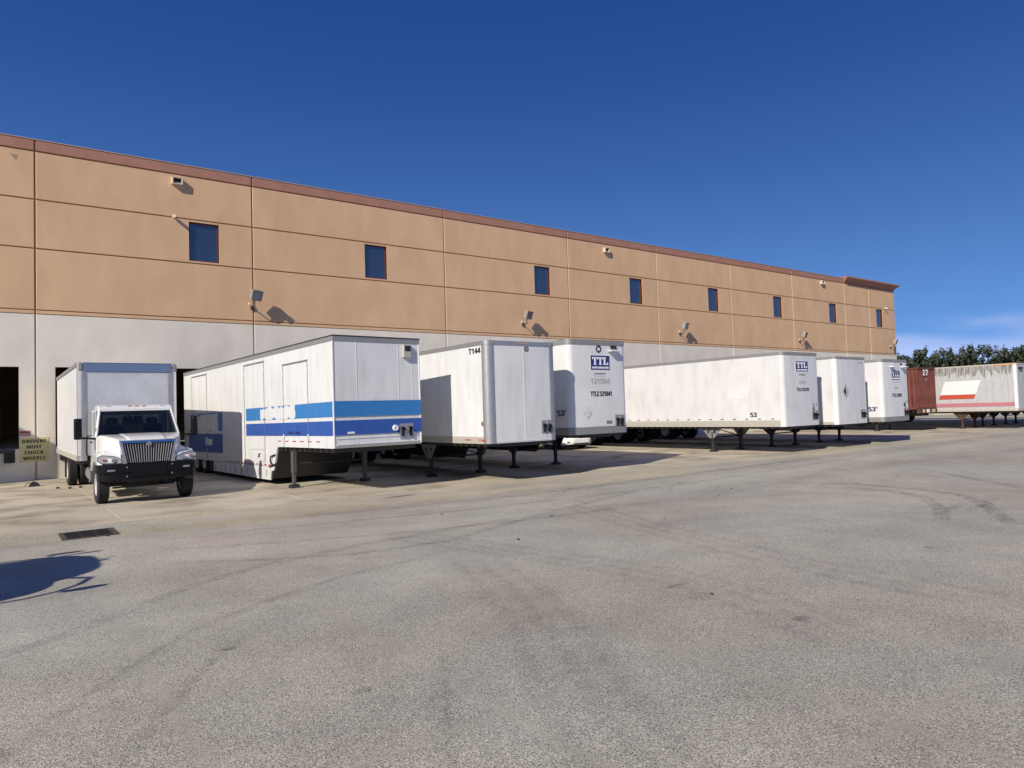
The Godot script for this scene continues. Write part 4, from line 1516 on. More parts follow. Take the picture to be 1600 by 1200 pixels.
func placard(t: Node3D, p: Vector3, r: float, faint: bool) -> void:
	var st := S()
	prism(st, PackedVector2Array([Vector2(-r, 0), Vector2(0, -r), Vector2(r, 0), Vector2(0, r)]), p + Vector3(0, 0, 0.001), Vector3(1, 0, 0), Vector3(0, 1, 0), 0.008)
	var a := obj(t, "placard", st, M.ink_faint if faint else M.steel_grey)
	st = S()
	var k := r * 0.86
	prism(st, PackedVector2Array([Vector2(-k, 0), Vector2(0, -k), Vector2(k, 0), Vector2(0, k)]), p + Vector3(0, 0, 0.009), Vector3(1, 0, 0), Vector3(0, 1, 0), 0.003)
	obj(a, "placard_face", st, M.white_clean)
	if not faint:
		st = S()
		k = r * 0.8
		prism(st, PackedVector2Array([Vector2(-k, 0), Vector2(-0.02, -k), Vector2(-0.02, k)]), p + Vector3(0, 0, 0.0125), Vector3(1, 0, 0), Vector3(0, 1, 0), 0.003)
		prism(st, PackedVector2Array([Vector2(0.04, -0.12), Vector2(0.10, -0.06), Vector2(0.06, 0.0), Vector2(0.11, 0.06), Vector2(0.05, 0.10), Vector2(0.03, 0.0)]), p + Vector3(0, 0, 0.0125), Vector3(1, 0, 0), Vector3(0, 1, 0), 0.003)
		obj(a, "placard_print", st, M.steel_dark)
	else:
		st = S()
		bx(st, p + Vector3(-0.10, -0.01, 0.0125), p + Vector3(0.10, 0.012, 0.0145))
		obj(a, "placard_print", st, M.ink_faint)

# ---------------------------------------------------------------- drop-frame trailer with blue stripes
func jag(z0: float, z1: float, y0: float, y1: float, sd: int, a := 0.05) -> PackedVector2Array:
	# scraped area: mostly straight, with torn remnants left in clusters
	var g := FastNoiseLite.new()
	g.seed = sd
	g.frequency = 1.6
	g.fractal_octaves = 4
	var p := PackedVector2Array()
	var n := int((z1 - z0) / 0.045)
	for i in n + 1:
		var z := lerpf(z0, z1, float(i) / n)
		p.append(Vector2(z, y0 + clampf(g.get_noise_2d(z, 3.0) * 3.0 - 0.3, 0.0, 1.0) * a))
	p.append(Vector2(z1 + 0.03, lerpf(y0, y1, 0.4)))
	p.append(Vector2(z1 - 0.02, lerpf(y0, y1, 0.7)))
	for i in n + 1:
		var z := lerpf(z1, z0, float(i) / n)
		p.append(Vector2(z, y1 - clampf(g.get_noise_2d(z, 9.0) * 3.0 - 0.2, 0.0, 1.0) * a))
	p.append(Vector2(z0 - 0.02, lerpf(y0, y1, 0.6)))
	return p

func dropped_trailer() -> void:
	var x0 := 7.05
	var w := 2.6
	var zn := 14.55
	var t := thing("drop_frame_trailer", "white drop-frame trailer with two worn blue stripes and side doors", "trailer", Vector3(x0 + w / 2.0, 0, zn))
	t.rotation = Vector3(-0.0075, deg_to_rad(2.7), 0)
	var h := w / 2.0
	var l := zn - 0.25
	var top := 4.16
	# body in side view (z, y)
	var st := S()
	var side := PackedVector2Array([Vector2(-0.05, 1.22), Vector2(0.0, 1.27), Vector2(0.0, top - 0.06), Vector2(-l, top - 0.06), Vector2(-l, 0.62), Vector2(-4.55, 0.62), Vector2(-4.2, 0.72), Vector2(-4.0, 1.18), Vector2(-3.9, 1.22)])
	prism(st, side, Vector3(h, 0, 0), Vector3(0, 0, 1), Vector3(0, 1, 0), w, 5.0)
	obj(t, "body", st, M.white)
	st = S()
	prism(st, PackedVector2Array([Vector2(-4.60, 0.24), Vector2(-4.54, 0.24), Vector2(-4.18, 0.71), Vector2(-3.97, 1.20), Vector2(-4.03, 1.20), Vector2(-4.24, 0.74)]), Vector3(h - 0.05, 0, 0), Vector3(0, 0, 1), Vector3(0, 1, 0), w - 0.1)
	obj(t, "shade_panel", st, M.steel_dark)  # dark sheet over the white body, stands in for shade under the neck
	# bow of the nose is slightly rounded: edge mouldings
	for s in [-1.0, 1.0]:
		st = S()
		cbx(st, Vector3(s * h - 0.035, 1.24, -0.03), Vector3(s * h + 0.012, top - 0.14, 0.016), 0.012)
		obj(t, "corner_post", st, M.white_clean)
	st = S()
	bx(st, Vector3(-h - 0.012, top - 0.14, -l), Vector3(h + 0.012, top - 0.015, 0.014))
	obj(t, "top_rail", st, M.alu_dull)
	st = S()
	bx(st, Vector3(-h - 0.02, top - 0.014, -l), Vector3(h + 0.02, top + 0.015, 0.022))
	obj(t, "roof", st, M.steel_dark)
	# belly compartments, each with its own door
	st = S()
	bx(st, Vector3(-h + 0.06, 0.22, -11.1), Vector3(h - 0.06, 0.619, -4.6))
	obj(t, "belly_frame", st, M.steel_dark)
	var z := -4.62
	var k := 0
	for len in [1.25, 1.05, 1.25, 1.05, 1.15]:
		for s in [-1.0, 1.0]:
			st = S()
			cbx(st, Vector3(s * (h - 0.028) - 0.03, 0.19 + 0.015 * k, z - len + 0.015), Vector3(s * (h - 0.028) + 0.03, 0.60, z), 0.01)
			var d := obj(t, "locker_door", st, M.white_dirty)
			if s < 0:
				st = S()
				for f in [0.22, 0.78]:
					bx(st, Vector3(s * (h + 0.004) - 0.006, 0.30, z - len * f - 0.018), Vector3(s * (h + 0.004) + 0.006, 0.50, z - len * f + 0.018))
				obj(d, "latch", st, M.steel_grey)
		z -= len
		k += 1
	# torn lower front corner, step panel
	st = S()
	prism(st, PackedVector2Array([Vector2(-4.6, 0.21), Vector2(-4.55, 0.62), Vector2(-4.25, 0.62), Vector2(-4.3, 0.50), Vector2(-4.5, 0.47)]), Vector3(-h + 0.03, 0, 0), Vector3(0, 0, 1), Vector3(0, 1, 0), 0.03)
	obj(t, "bent_panel", st, M.white_dirty)
	st = S()
	ptube(st, [Vector3(-h - 0.03, 0.98, -4.12), Vector3(-h - 0.05, 0.92, -4.42), Vector3(-h - 0.05, 0.76, -4.46), Vector3(-h - 0.04, 0.66, -4.3), Vector3(-h - 0.02, 0.60, -4.62)], 0.022, 8)
	obj(t, "cable", st, M.black)
	st = S()
	ptube(st, [Vector3(-h - 0.05, 1.03, -7.35), Vector3(-h - 0.06, 0.98, -7.25), Vector3(-h - 0.055, 0.60, -7.2), Vector3(-h - 0.05, 0.30, -7.2)], 0.022, 8)
	obj(t, "drain_pipe", st, M.rail_dirty)
	# red and white tape
	for i in 12:
		st = S()
		bx(st, Vector3(-h - 0.003, 0.635, -4.75 - i * 0.36), Vector3(-h - 0.0005, 0.672, -4.55 - i * 0.36))
		obj(t, "reflective_tape", st, M.red_tape)
	for i in 6:
		st = S()
		bx(st, Vector3(-h - 0.003, 1.375, -3.9 + i * 0.55), Vector3(-h - 0.0005, 1.405, -3.65 + i * 0.55))
		obj(t, "reflective_tape", st, M.red_tape)
	# stripes: front block and rear block
	var f := -h - 0.0105
	var ux := Vector3(0, 0, 1)
	for b in [[-6.7, 0.0, 2.04, 2.44, "light"], [-6.7, 0.0, 1.55, 1.935, "dark"], [-13.6, -9.25, 1.72, 2.40, "light"], [-13.6, -9.25, 0.92, 1.62, "dark"]]:
		st = S()
		bx(st, Vector3(-h - 0.0095, b[2], b[0]), Vector3(-h - 0.0055, b[3], b[1] + 0.018))
		obj(t, "%s_blue_stripe" % b[4], st, M.blue_light if b[4] == "light" else M.blue_dark)
	for b in [[2.04, 2.445, "light"], [1.56, 1.94, "dark"]]:
		st = S()
		bx(st, Vector3(-h - 0.0095, b[0], 0.0165), Vector3(h + 0.0095, b[1], 0.0205))
		obj(t, "%s_blue_stripe" % b[2], st, M.blue_light if b[2] == "light" else M.blue_dark)
	# peeled areas where lettering was scraped off
	for b in [[-5.35, -2.55, 2.035, 2.447, 1], [-13.61, -9.75, 1.715, 2.36, 2], [-11.3, -10.45, 1.18, 1.5, 3]]:
		st = S()
		prism(st, jag(b[0], b[1], b[2], b[3], b[4], 0.075), Vector3(f, 0, 0), ux, Vector3(0, 1, 0), -0.003)
		obj(t, "peeled_patch", st, M.white)
	# side doors: seams, hinges
	for d in [[-3.42, -1.64, 1.24, 3.63], [-6.85, -5.0, 0.7, 3.87], [-13.1, -11.1, 0.7, 3.88]]:
		st = S()
		var e := 0.007
		bx(st, Vector3(-h - 0.0145, d[2], d[0] - e), Vector3(-h - 0.001, d[3], d[0] + e))
		bx(st, Vector3(-h - 0.0145, d[2], d[1] - e), Vector3(-h - 0.001, d[3], d[1] + e))
		bx(st, Vector3(-h - 0.0145, d[3] - 0.012, d[0]), Vector3(-h - 0.001, d[3] + 0.012, d[1]))
		var dr := obj(t, "side_door", st, M.steel_grey)
		st = S()
		for y in [d[3] - 0.25, (d[2] + d[3]) / 2.0 + 0.1, d[2] + 0.3]:
			for zz in [d[0], d[1]]:
				bx(st, Vector3(-h - 0.022, y - 0.06, zz - 0.035), Vector3(-h - 0.0146, y + 0.06, zz + 0.035))
		obj(dr, "hinge", st, M.white_dirty)
		st = S()
		bx(st, Vector3(-h - 0.02, d[3] + 0.014, d[0] - 0.04), Vector3(-h - 0.001, d[3] + 0.034, d[1] + 0.04))
		obj(dr, "drip_rail", st, M.alu_dull)
	# small hatch with torn decal on the lower side
	st = S()
	for r in [[-6.35, -5.1, 0.72, 0.735], [-6.35, -5.1, 1.11, 1.125], [-6.35, -6.335, 0.735, 1.11], [-5.115, -5.1, 0.735, 1.11]]:
		bx(st, Vector3(-h - 0.006, r[2], r[0]), Vector3(-h - 0.001, r[3], r[1]))
	var hatch := obj(t, "hatch", st, M.ink_faint)
	st = S()
	prism(st, PackedVector2Array([Vector2(-5.75, 0.80), Vector2(-5.6, 0.98), Vector2(-5.35, 1.0), Vector2(-5.5, 0.93), Vector2(-5.45, 0.86), Vector2(-5.62, 0.88)]), Vector3(-h - 0.001, 0, 0), ux, Vector3(0, 1, 0), -0.006)
	obj(hatch, "torn_decal", st, M.steel_dark)
	for i in 2:
		st = S()
		bx(st, Vector3(-h - 0.016, 1.60, -3.05 + i * 0.5), Vector3(-h - 0.010, 1.67, -2.7 + i * 0.5))
		obj(t, "marker_lamp", st, M.ink_blue)
	# nose: seams, vent, coupling plate
	for x in [-0.64, 0.62, 1.06]:
		st = S()
		cbx(st, Vector3(x - 0.012, 1.3, 0.001), Vector3(x + 0.012, top - 0.15, 0.006), 0.002)
		obj(t, "nose_seam", st, M.white_clean)
	st = S()
	bx(st, Vector3(-h + 0.05, 1.30, 0.001), Vector3(h - 0.05, 1.325, 0.02))
	bx(st, Vector3(-h + 0.05, 1.46, 0.001), Vector3(h - 0.05, 1.475, 0.014))
	obj(t, "nose_ledge", st, M.white_clean)
	st = S()
	cbx(st, Vector3(0.74, 3.62, 0.001), Vector3(1.0, 3.99, 0.10), 0.015)
	var vent := obj(t, "vent_box", st, M.rail_dirty)
	st = S()
	bx(st, Vector3(0.79, 3.80, 0.1005), Vector3(0.97, 3.95, 0.108))
	obj(vent, "vent_opening", st, M.ink)
	st = S()
	bx(st, Vector3(0.60, 1.41, 0.0215), Vector3(1.03, 1.80, 0.032))
	var plate := obj(t, "connector_plate", st, M.alu)
	for x in [0.69, 0.94]:
		st = S()
		tb(st, Vector3(x, 1.68, 0.032), Vector3(x, 1.67, 0.10), 0.045, 12)
		bx(st, Vector3(x - 0.03, 1.46, 0.033), Vector3(x + 0.03, 1.66, 0.075))
		obj(plate, "air_coupling", st, M.black)
	st = S()
	tb(st, Vector3(0.815, 1.64, 0.032), Vector3(0.815, 1.64, 0.08), 0.055, 12)
	obj(plate, "power_socket", st, M.steel_grey)
	st = S()
	lathe(st, [[0.085, 0.0], [0.08, 0.05], [0.045, 0.055], [0.04, 0.01], [0.0, 0.01]], Vector3(0.46, 1.69, 0.0205), Vector3(0, 0, 1), 18)
	obj(t, "round_socket", st, M.sign_white)
	st = S()
	bx(st, Vector3(-0.95, 1.585, 0.021), Vector3(-0.75, 1.64, 0.03))
	obj(t, "name_plate", st, M.patch)
	# under the neck
	st = S()
	z = -0.3
	while z > -3.9:
		bx(st, Vector3(-h + 0.04, 1.10, z - 0.03), Vector3(h - 0.04, 1.219, z + 0.03))
		z -= 0.35
	bx(st, Vector3(-0.6, 1.08, -1.9), Vector3(0.6, 1.219, -0.3))
	obj(t, "crossmembers", st, M.steel_dark)
	# landing legs
	for s in [-1.0, 1.0]:
		st = S()
		var x: float = s * (h - 0.16)
		cbx(st, Vector3(x - 0.07, 0.45, -3.205), Vector3(x + 0.07, 1.219, -3.065), 0.015)
		cbx(st, Vector3(x - 0.05, 0.05, -3.185), Vector3(x + 0.05, 0.46, -3.085), 0.012)
		var leg := obj(t, "landing_leg", st, M.steel_mid)
		st = S()
		prism(st, PackedVector2Array([Vector2(-0.15, 0.006), Vector2(0.15, 0.006), Vector2(0.13, 0.05), Vector2(0.07, 0.13), Vector2(-0.07, 0.13), Vector2(-0.13, 0.05)]), Vector3(x + 0.13, 0, -3.135), Vector3(0, 0, 1), Vector3(0, 1, 0), 0.26)
		obj(leg, "foot_pad", st, M.steel_dark)
	st = S()
	tb(st, Vector3(-h + 0.2, 0.72, -3.13), Vector3(h - 0.2, 0.72, -3.13), 0.03, 8)
	obj(t, "cross_brace", st, M.steel_dark)
	# wheels at the rear
	for zz in [-11.75, -12.75]:
		for s in [-1.0, 1.0]:
			wheel(t, Vector3(s * (h - 0.16), 0.51, zz), s, 0.84)
			wheel(t, Vector3(s * (h - 0.44), 0.51, zz), -s, 0.84)
		st = S()
		tb(st, Vector3(-h + 0.3, 0.51, zz), Vector3(h - 0.3, 0.51, zz), 0.06, 8)
		obj(t, "axle", st, M.steel_dark)

# ---------------------------------------------------------------- container on a chassis
func corrugated(st: SurfaceTool, a: Vector3, along: Vector3, out: Vector3, len: float, y0: float, y1: float, pitch := 0.28, depth := 0.045) -> void:
	var n := int(round(len / pitch))
	var p := len / n
	var prof := []
	for i in n:
		var b := i * p
		prof.append_array([[b, 0.0], [b + p * 0.27, 0.0], [b + p * 0.5, -depth], [b + p * 0.77, -depth]])
	prof.append([len, 0.0])
	for i in prof.size() - 1:
		var p0: Vector3 = a + along * prof[i][0] + out * prof[i][1]
		var p1: Vector3 = a + along * prof[i + 1][0] + out * prof[i + 1][1]
		var lo := Vector3(0, y0, 0)
		var hi := Vector3(0, y1, 0)
		if along.cross(Vector3.UP).dot(out) > 0:
			q(st, p0 + lo, p1 + lo, p1 + hi, p0 + hi)
		else:
			q(st, p1 + lo, p0 + lo, p0 + hi, p1 + hi)

func container_unit() -> void:
	var w := 2.44
	var h := w / 2.0
	var zn := 12.15
	var l := 11.6
	var x := 46.0
	var c := thing("shipping_container", "rusty red corrugated container numbered 27, on a chassis beside the striped trailer", "container", Vector3(x + h, 1.37, zn))
	var hh := 2.62
	var st := S()
	corrugated(st, Vector3(-h + 0.08, 0, -0.03), Vector3(1, 0, 0), Vector3(0, 0, 1), w - 0.16, 0.12, hh - 0.1, 0.26, 0.05)
	obj(c, "end_wall", st, M.container)
	for s in [-1.0, 1.0]:
		st = S()
		corrugated(st, Vector3(s * (h - 0.02), 0, -l + 0.1), Vector3(0, 0, 1), Vector3(s, 0, 0), l - 0.2, 0.12, hh - 0.1, 0.28, 0.04)
		obj(c, "side_wall", st, M.container)
		for z in [-0.07, -l + 0.07]:
			st = S()
			cbx(st, Vector3(s * (h - 0.06) - 0.06, 0.12, z - 0.07), Vector3(s * (h - 0.06) + 0.06, hh - 0.12, z + 0.07), 0.015)
			obj(c, "corner_post", st, M.container)
			for y in [0.0, hh - 0.118]:
				st = S()
				cbx(st, Vector3(s * (h - 0.08) - 0.085, y, z - 0.085), Vector3(s * (h - 0.08) + 0.085, y + 0.118, z + 0.085), 0.012)
				obj(c, "corner_casting", st, M.rust)
		st = S()
		bx(st, Vector3(s * (h - 0.04) - 0.04, 0.0, -l + 0.16), Vector3(s * (h - 0.04) + 0.04, 0.12, -0.16))
		bx(st, Vector3(s * (h - 0.04) - 0.04, hh - 0.1, -l + 0.16), Vector3(s * (h - 0.04) + 0.04, hh - 0.005, -0.16))
		obj(c, "side_rail", st, M.container)
	st = S()
	bx(st, Vector3(-h + 0.17, 0.0, -0.08), Vector3(h - 0.17, 0.12, 0.0))
	bx(st, Vector3(-h + 0.17, hh - 0.1, -0.08), Vector3(h - 0.17, hh - 0.005, 0.0))
	obj(c, "end_rail", st, M.container)
	st = S()
	bx(st, Vector3(-h + 0.1, hh - 0.04, -l + 0.1), Vector3(h - 0.1, hh - 0.02, -0.1))
	bx(st, Vector3(-h + 0.1, 0.02, -l + 0.1), Vector3(h - 0.1, 0.06, -0.1))
	bx(st, Vector3(-h + 0.1, 0.06, -l + 0.02), Vector3(h - 0.1, hh - 0.04, -l + 0.08))
	obj(c, "roof_and_floor", st, M.container)
	letters(c, "2", Vector3(-0.37, 2.30, 0.006), 0.32, 0.38, M.sign_white)
	letters(c, "7", Vector3(0.05, 2.30, 0.006), 0.32, 0.38, M.sign_white)
	st = S()
	bx(st, Vector3(-0.04, 1.82, -0.028), Vector3(0.06, 1.90, -0.024))
	obj(c, "white_spot", st, M.sign_white)
	# chassis
	var t := thing("container_chassis", "dark skeletal chassis under the red container, pale blocks at its front", "chassis", Vector3(x + h, 0, zn))
	st = S()
	for s in [-1.0, 1.0]:
		bx(st, Vector3(s * 0.45 - 0.06, 0.95, -l + 0.1), Vector3(s * 0.45 + 0.06, 1.365, -0.2))
	var z := -0.4
	while z > -l:
		bx(st, Vector3(-h + 0.1, 1.2, z - 0.05), Vector3(h - 0.1, 1.36, z + 0.05))
		z -= 1.2
	obj(t, "main_beam", st, M.steel_dark)
	st = S()
	cbx(st, Vector3(-h, 1.10, -0.18), Vector3(h, 1.365, 0.04), 0.02)
	obj(t, "front_bolster", st, M.rust)
	for p in [[-0.75, 0.30, "wood"], [-0.15, 0.34, "patch"], [0.62, 0.40, "wood"]]:
		st = S()
		cbx(st, Vector3(p[0] - p[1] / 2.0, 1.15, 0.041), Vector3(p[0] + p[1] / 2.0, 1.36, 0.10), 0.02)
		obj(t, "pale_block", st, M[p[2]])
	landing_gear(t, -2.8, 1.1, 0.9, M.steel_dark, M.steel_dark)
	running_gear(t, l, 1.1, w)

# ---------------------------------------------------------------- box truck
func round_rect(x0: float, x1: float, y0: float, y1: float, z: float, r: float, n := 4) -> Array:
	# counter-clockwise seen from +z
	var out := []
	for c in [[x1 - r, y0 + r, -PI / 2], [x1 - r, y1 - r, 0.0], [x0 + r, y1 - r, PI / 2], [x0 + r, y0 + r, PI]]:
		for k in n + 1:
			var a: float = c[2] + PI / 2 * k / n
			out.append(Vector3(c[0] + cos(a) * r, c[1] + sin(a) * r, z))
	return out

func box_truck() -> void:
	# local: x across (centre 0), z forward, bumper front near z = 0.9; placed so that the front axle is at z = 0
	var t := thing("box_truck", "white box truck with black bumper and chrome grille backed to the dock", "truck", Vector3(3.22, 0, 10.95))
	# ---- cargo box: z -10.5 .. -2.5
	var zb0 := -10.55
	var zb1 := -2.5
	var bh := 1.30
	var y0 := 1.0
	var y1 := 3.82
	var st := S()
	bx(st, Vector3(-bh + 0.012, y0 + 0.14, zb0), Vector3(bh - 0.012, y1 - 0.02, zb1 - 0.01))
	obj(t, "cargo_box", st, M.white)
	st = S()
	bx(st, Vector3(-bh + 0.22, y0 + 0.14, zb1 - 0.0095), Vector3(bh - 0.22, y1 - 0.29, zb1 - 0.003))
	var nose := obj(t, "box_front", st, M.box_grey)
	st = S()
	for k in 22:
		for x in [-bh + 0.25, bh - 0.25]:
			lathe(st, [[0.012, 0.0], [0.008, 0.006], [0.0, 0.007]], Vector3(x, y0 + 0.2 + k * 0.105, zb1 - 0.003), Vector3(0, 0, 1), 5)
	for k in 24:
		lathe(st, [[0.012, 0.0], [0.008, 0.006], [0.0, 0.007]], Vector3(-bh + 0.3 + k * 0.087, y1 - 0.32, zb1 - 0.003), Vector3(0, 0, 1), 5)
	obj(nose, "rivets", st, M.steel_grey)
	st = S()
	cbx(st, Vector3(-bh + 0.13, y1 - 0.285, zb1 - 0.05), Vector3(bh - 0.13, y1, zb1 + 0.012), 0.02)
	obj(t, "front_cap", st, M.cap)
	for s in [-1.0, 1.0]:
		st = S()
		var rows := []
		for k in 9:
			var a := PI / 2.0 * k / 8.0
			var c := Vector3(s * (bh - 0.14), 0, zb1 - 0.14)
			var d := Vector3(s * cos(a), 0, sin(a)) * 0.146
			rows.append([c + d + Vector3(0, y0, 0), c + d + Vector3(0, y1 - 0.25, 0)])
		rows.append([Vector3(s * (bh - 0.23), y0, zb1 + 0.004), Vector3(s * (bh - 0.23), y1 - 0.29, zb1 + 0.004)])
		loft_open(st, rows)
		obj(t, "corner_post", st, M.alu)
		st = S()
		cbx(st, Vector3(s * (bh - 0.075) - 0.085, y1 - 0.26, zb1 - 0.17), Vector3(s * (bh - 0.075) + 0.085, y1 + 0.004, zb1 + 0.018), 0.05)
		obj(t, "corner_cap", st, M.alu_dull)
		st = S()
		bx(st, Vector3(s * bh - 0.02, y1 - 0.1, zb0), Vector3(s * bh + 0.006, y1 + 0.002, zb1 - 0.18))
		obj(t, "top_rail", st, M.alu_dull)
		st = S()
		bx(st, Vector3(s * bh - 0.02, y0, zb0), Vector3(s * bh + 0.01, y0 + 0.155, zb1 - 0.16))
		obj(t, "bottom_rail", st, M.rail_dirty)
		st = S()
		var z := zb1 - 1.3
		while z > zb0:
			bx(st, Vector3(s * (bh - 0.0115) - 0.0015, y0 + 0.16, z - 0.015), Vector3(s * (bh - 0.0115) + 0.0015, y1 - 0.1, z + 0.015))
			z -= 1.22
		obj(t, "side_seams", st, M.white).set_meta("kind", "stuff")
	lamp(t, Vector3(bh - 0.15, y1 - 0.12, zb1 + 0.025), Vector3(0.07, 0.03, 0.02), M.red_lens)
	st = S()
	bx(st, Vector3(0.95, y1 - 0.20, zb1 + 0.0125), Vector3(1.1, y1 - 0.17, zb1 + 0.015))
	obj(t, "maker_plate", st, M.steel_grey)
	# ---- frame
	st = S()
	for s in [-1.0, 1.0]:
		bx(st, Vector3(s * 0.43 - 0.04, 0.62, zb0 + 0.1), Vector3(s * 0.43 + 0.04, 0.88, 0.62))
	var z2 := zb0 + 0.3
	while z2 < zb1:
		bx(st, Vector3(-bh + 0.06, 0.89, z2 - 0.04), Vector3(bh - 0.06, 0.999, z2 + 0.04))
		z2 += 0.5
	obj(t, "chassis_frame", st, M.steel_dark)
	st = S()
	tb(st, Vector3(-0.9, 0.46, 0), Vector3(0.9, 0.46, 0), 0.055, 10)
	for s in [-1.0, 1.0]:
		bx(st, Vector3(s * 0.42 - 0.04, 0.50, -0.6), Vector3(s * 0.42 + 0.04, 0.56, 0.55))
	ptube(st, [Vector3(-0.75, 0.38, 0.1), Vector3(0.7, 0.40, 0.12)], 0.025, 6)
	obj(t, "front_axle", st, M.steel_dark)
	st = S()
	tb(st, Vector3(-0.95, 0.5, -7.05), Vector3(0.95, 0.5, -7.05), 0.08, 10)
	obj(t, "rear_axle", st, M.steel_dark)
	for s in [-1.0, 1.0]:
		wheel(t, Vector3(s * 0.99, 0.49, 0), s, 0.98)
		wheel(t, Vector3(s * 1.09, 0.5, -7.05), s)
		wheel(t, Vector3(s * 0.76, 0.5, -7.05), -s)
		st = S()
		bx(st, Vector3(s * 0.95 - 0.3, 0.25, -7.75), Vector3(s * 0.95 + 0.3, 0.9, -7.735))
		obj(t, "mud_flap", st, M.rubber)
	st = S()
	tb(st, Vector3(-0.78, 0.62, -3.3), Vector3(-0.78, 0.62, -1.6), 0.27, 20)
	obj(t, "fuel_tank", st, M.alu)
	st = S()
	cbx(st, Vector3(0.55, 0.42, -3.2), Vector3(1.02, 0.86, -2.4), 0.03)
	obj(t, "battery_box", st, M.black_matte)
	# ---- cab: floor, back, doors, pillars and roof round a real cavity
	var cw := 1.02
	var zc := -2.2       # back of cab
	var zd := -0.95      # windscreen foot
	st = S()
	cbx(st, Vector3(-cw, 0.82, zc), Vector3(cw, 1.02, zd + 0.3), 0.03)
	cbx(st, Vector3(-cw + 0.02, 1.0, zd + 0.05), Vector3(cw - 0.02, 1.70, zd + 0.28), 0.03)
	obj(t, "cab_floor", st, M.truck_white)
	st = S()
	bx(st, Vector3(-cw + 0.03, 1.021, zc), Vector3(cw - 0.03, 1.86, zc + 0.05))
	bx(st, Vector3(-cw + 0.03, 2.27, zc), Vector3(cw - 0.03, 2.42, zc + 0.05))
	bx(st, Vector3(-cw + 0.03, 1.861, zc), Vector3(-0.72, 2.269, zc + 0.05))
	bx(st, Vector3(0.72, 1.861, zc), Vector3(cw - 0.03, 2.269, zc + 0.05))
	obj(t, "cab_back", st, M.truck_white)
	st = S()
	bx(st, Vector3(-0.72, 1.862, zc + 0.02), Vector3(0.72, 2.268, zc + 0.026))
	obj(t, "rear_window", st, M.glass)
	# roof
	st = S()
	var rings := []
	for k in [[zc, 0.03, 2.40, 2.46], [zc + 0.08, 0.0, 2.38, 2.53], [zc + 0.5, 0.0, 2.38, 2.56], [zd - 0.55, 0.0, 2.38, 2.55], [zd - 0.36, 0.0, 2.38, 2.51], [zd - 0.27, 0.02, 2.385, 2.45]]:
		rings.append(round_rect(-0.93 + k[1], 0.93 - k[1], k[2], k[3], k[0], 0.03, 3))
	loft(st, rings)
	obj(t, "cab_roof", st, M.truck_white)
	for x in [-0.62, -0.1, 0.08, 0.26, 0.72]:
		lamp(t, Vector3(x - 0.05, 2.515, zd - 0.37), Vector3(0.10, 0.04, 0.05), M.lens if absf(x - 0.08) > 0.3 else M.lamp_amber, "roof_lamp")
	# pillars
	for s in [-1.0, 1.0]:
		st = S()
		tb(st, Vector3(s * (cw - 0.01), 1.68, zd + 0.10), Vector3(s * 0.885, 2.42, zd - 0.32), 0.045, 8)
		obj(t, "windscreen_pillar", st, M.truck_white)
		st = S()
		bx(st, Vector3(s * 0.955 - 0.035, 1.70, zc), Vector3(s * 0.955 + 0.035, 2.40, zc + 0.22))
		obj(t, "rear_pillar", st, M.truck_white)
		st = S()
		cbx(st, Vector3(s * (cw - 0.03) - 0.03, 0.98, zc + 0.2), Vector3(s * (cw - 0.03) + 0.035, 1.70, zd + 0.20), 0.02)
		var door := obj(t, "door", st, M.truck_white)
		st = S()
		bx(st, Vector3(s * 0.96 - 0.006, 1.70, zc + 0.24), Vector3(s * 0.96 + 0.006, 2.38, zd - 0.36))
		obj(door, "window", st, M.glass)
		st = S()
		q(st, Vector3(s * 0.985, 1.70, zd - 0.36), Vector3(s * 0.99, 1.70, zd + 0.05), Vector3(s * 0.93, 2.36, zd - 0.33), Vector3(s * 0.93, 2.38, zd - 0.36))
		obj(door, "quarter_window", st, M.glass)
		st = S()
		bx(st, Vector3(s * 0.972 - 0.022, 1.70, zd - 0.40), Vector3(s * 0.972 + 0.022, 2.38, zd - 0.36))
		obj(door, "window_frame", st, M.truck_white)
		st = S()
		cbx(st, Vector3(s * (cw + 0.02) - 0.02, 1.52, zc + 0.3), Vector3(s * (cw + 0.02) + 0.02, 1.56, zc + 0.48), 0.01)
		obj(door, "handle", st, M.black)
		# grab rail and steps
		st = S()
		ptube(st, [Vector3(s * 1.0, 1.72, zc + 0.12), Vector3(s * 1.10, 1.70, zc + 0.12), Vector3(s * 1.12, 1.55, zc + 0.12), Vector3(s * 1.12, 1.18, zc + 0.12), Vector3(s * 1.02, 1.12, zc + 0.12)], 0.016, 8)
		obj(t, "grab_rail", st, M.black)
		st = S()
		cbx(st, Vector3(s * 0.93 - 0.14, 0.44, zc + 0.3), Vector3(s * 0.93 + 0.14, 0.48, zd - 0.1), 0.01)
		cbx(st, Vector3(s * 0.93 - 0.12, 0.48, zc + 0.3), Vector3(s * 0.93 - 0.06, 0.82, zd - 0.1), 0.01)
		obj(t, "cab_step", st, M.steel_dark)
		# mirrors
		st = S()
		var mx: float = s * 1.43
		var mr := []
		for k in [[-0.10, 0.06], [-0.07, 0.02], [0.0, 0.0], [0.06, 0.01], [0.10, 0.045]]:
			mr.append(round_rect(mx - 0.095 + k[1], mx + 0.095 - k[1], 1.64 + k[1], 2.20 - k[1], -0.85 + k[0], 0.035, 3))
		loft(st, mr)
		var mir := obj(t, "mirror", st, M.black)
		st = S()
		bx(st, Vector3(mx - 0.07, 1.72, -0.953), Vector3(mx + 0.07, 2.12, -0.951))
		obj(mir, "mirror_glass", st, M.chrome)
		st = S()
		ptube(st, [Vector3(s * 1.0, 1.64, -0.9), Vector3(s * 1.2, 1.67, -0.87), Vector3(mx, 1.68, -0.85)], 0.026, 8)
		obj(mir, "mirror_arm", st, M.black)
	# windscreen
	st = S()
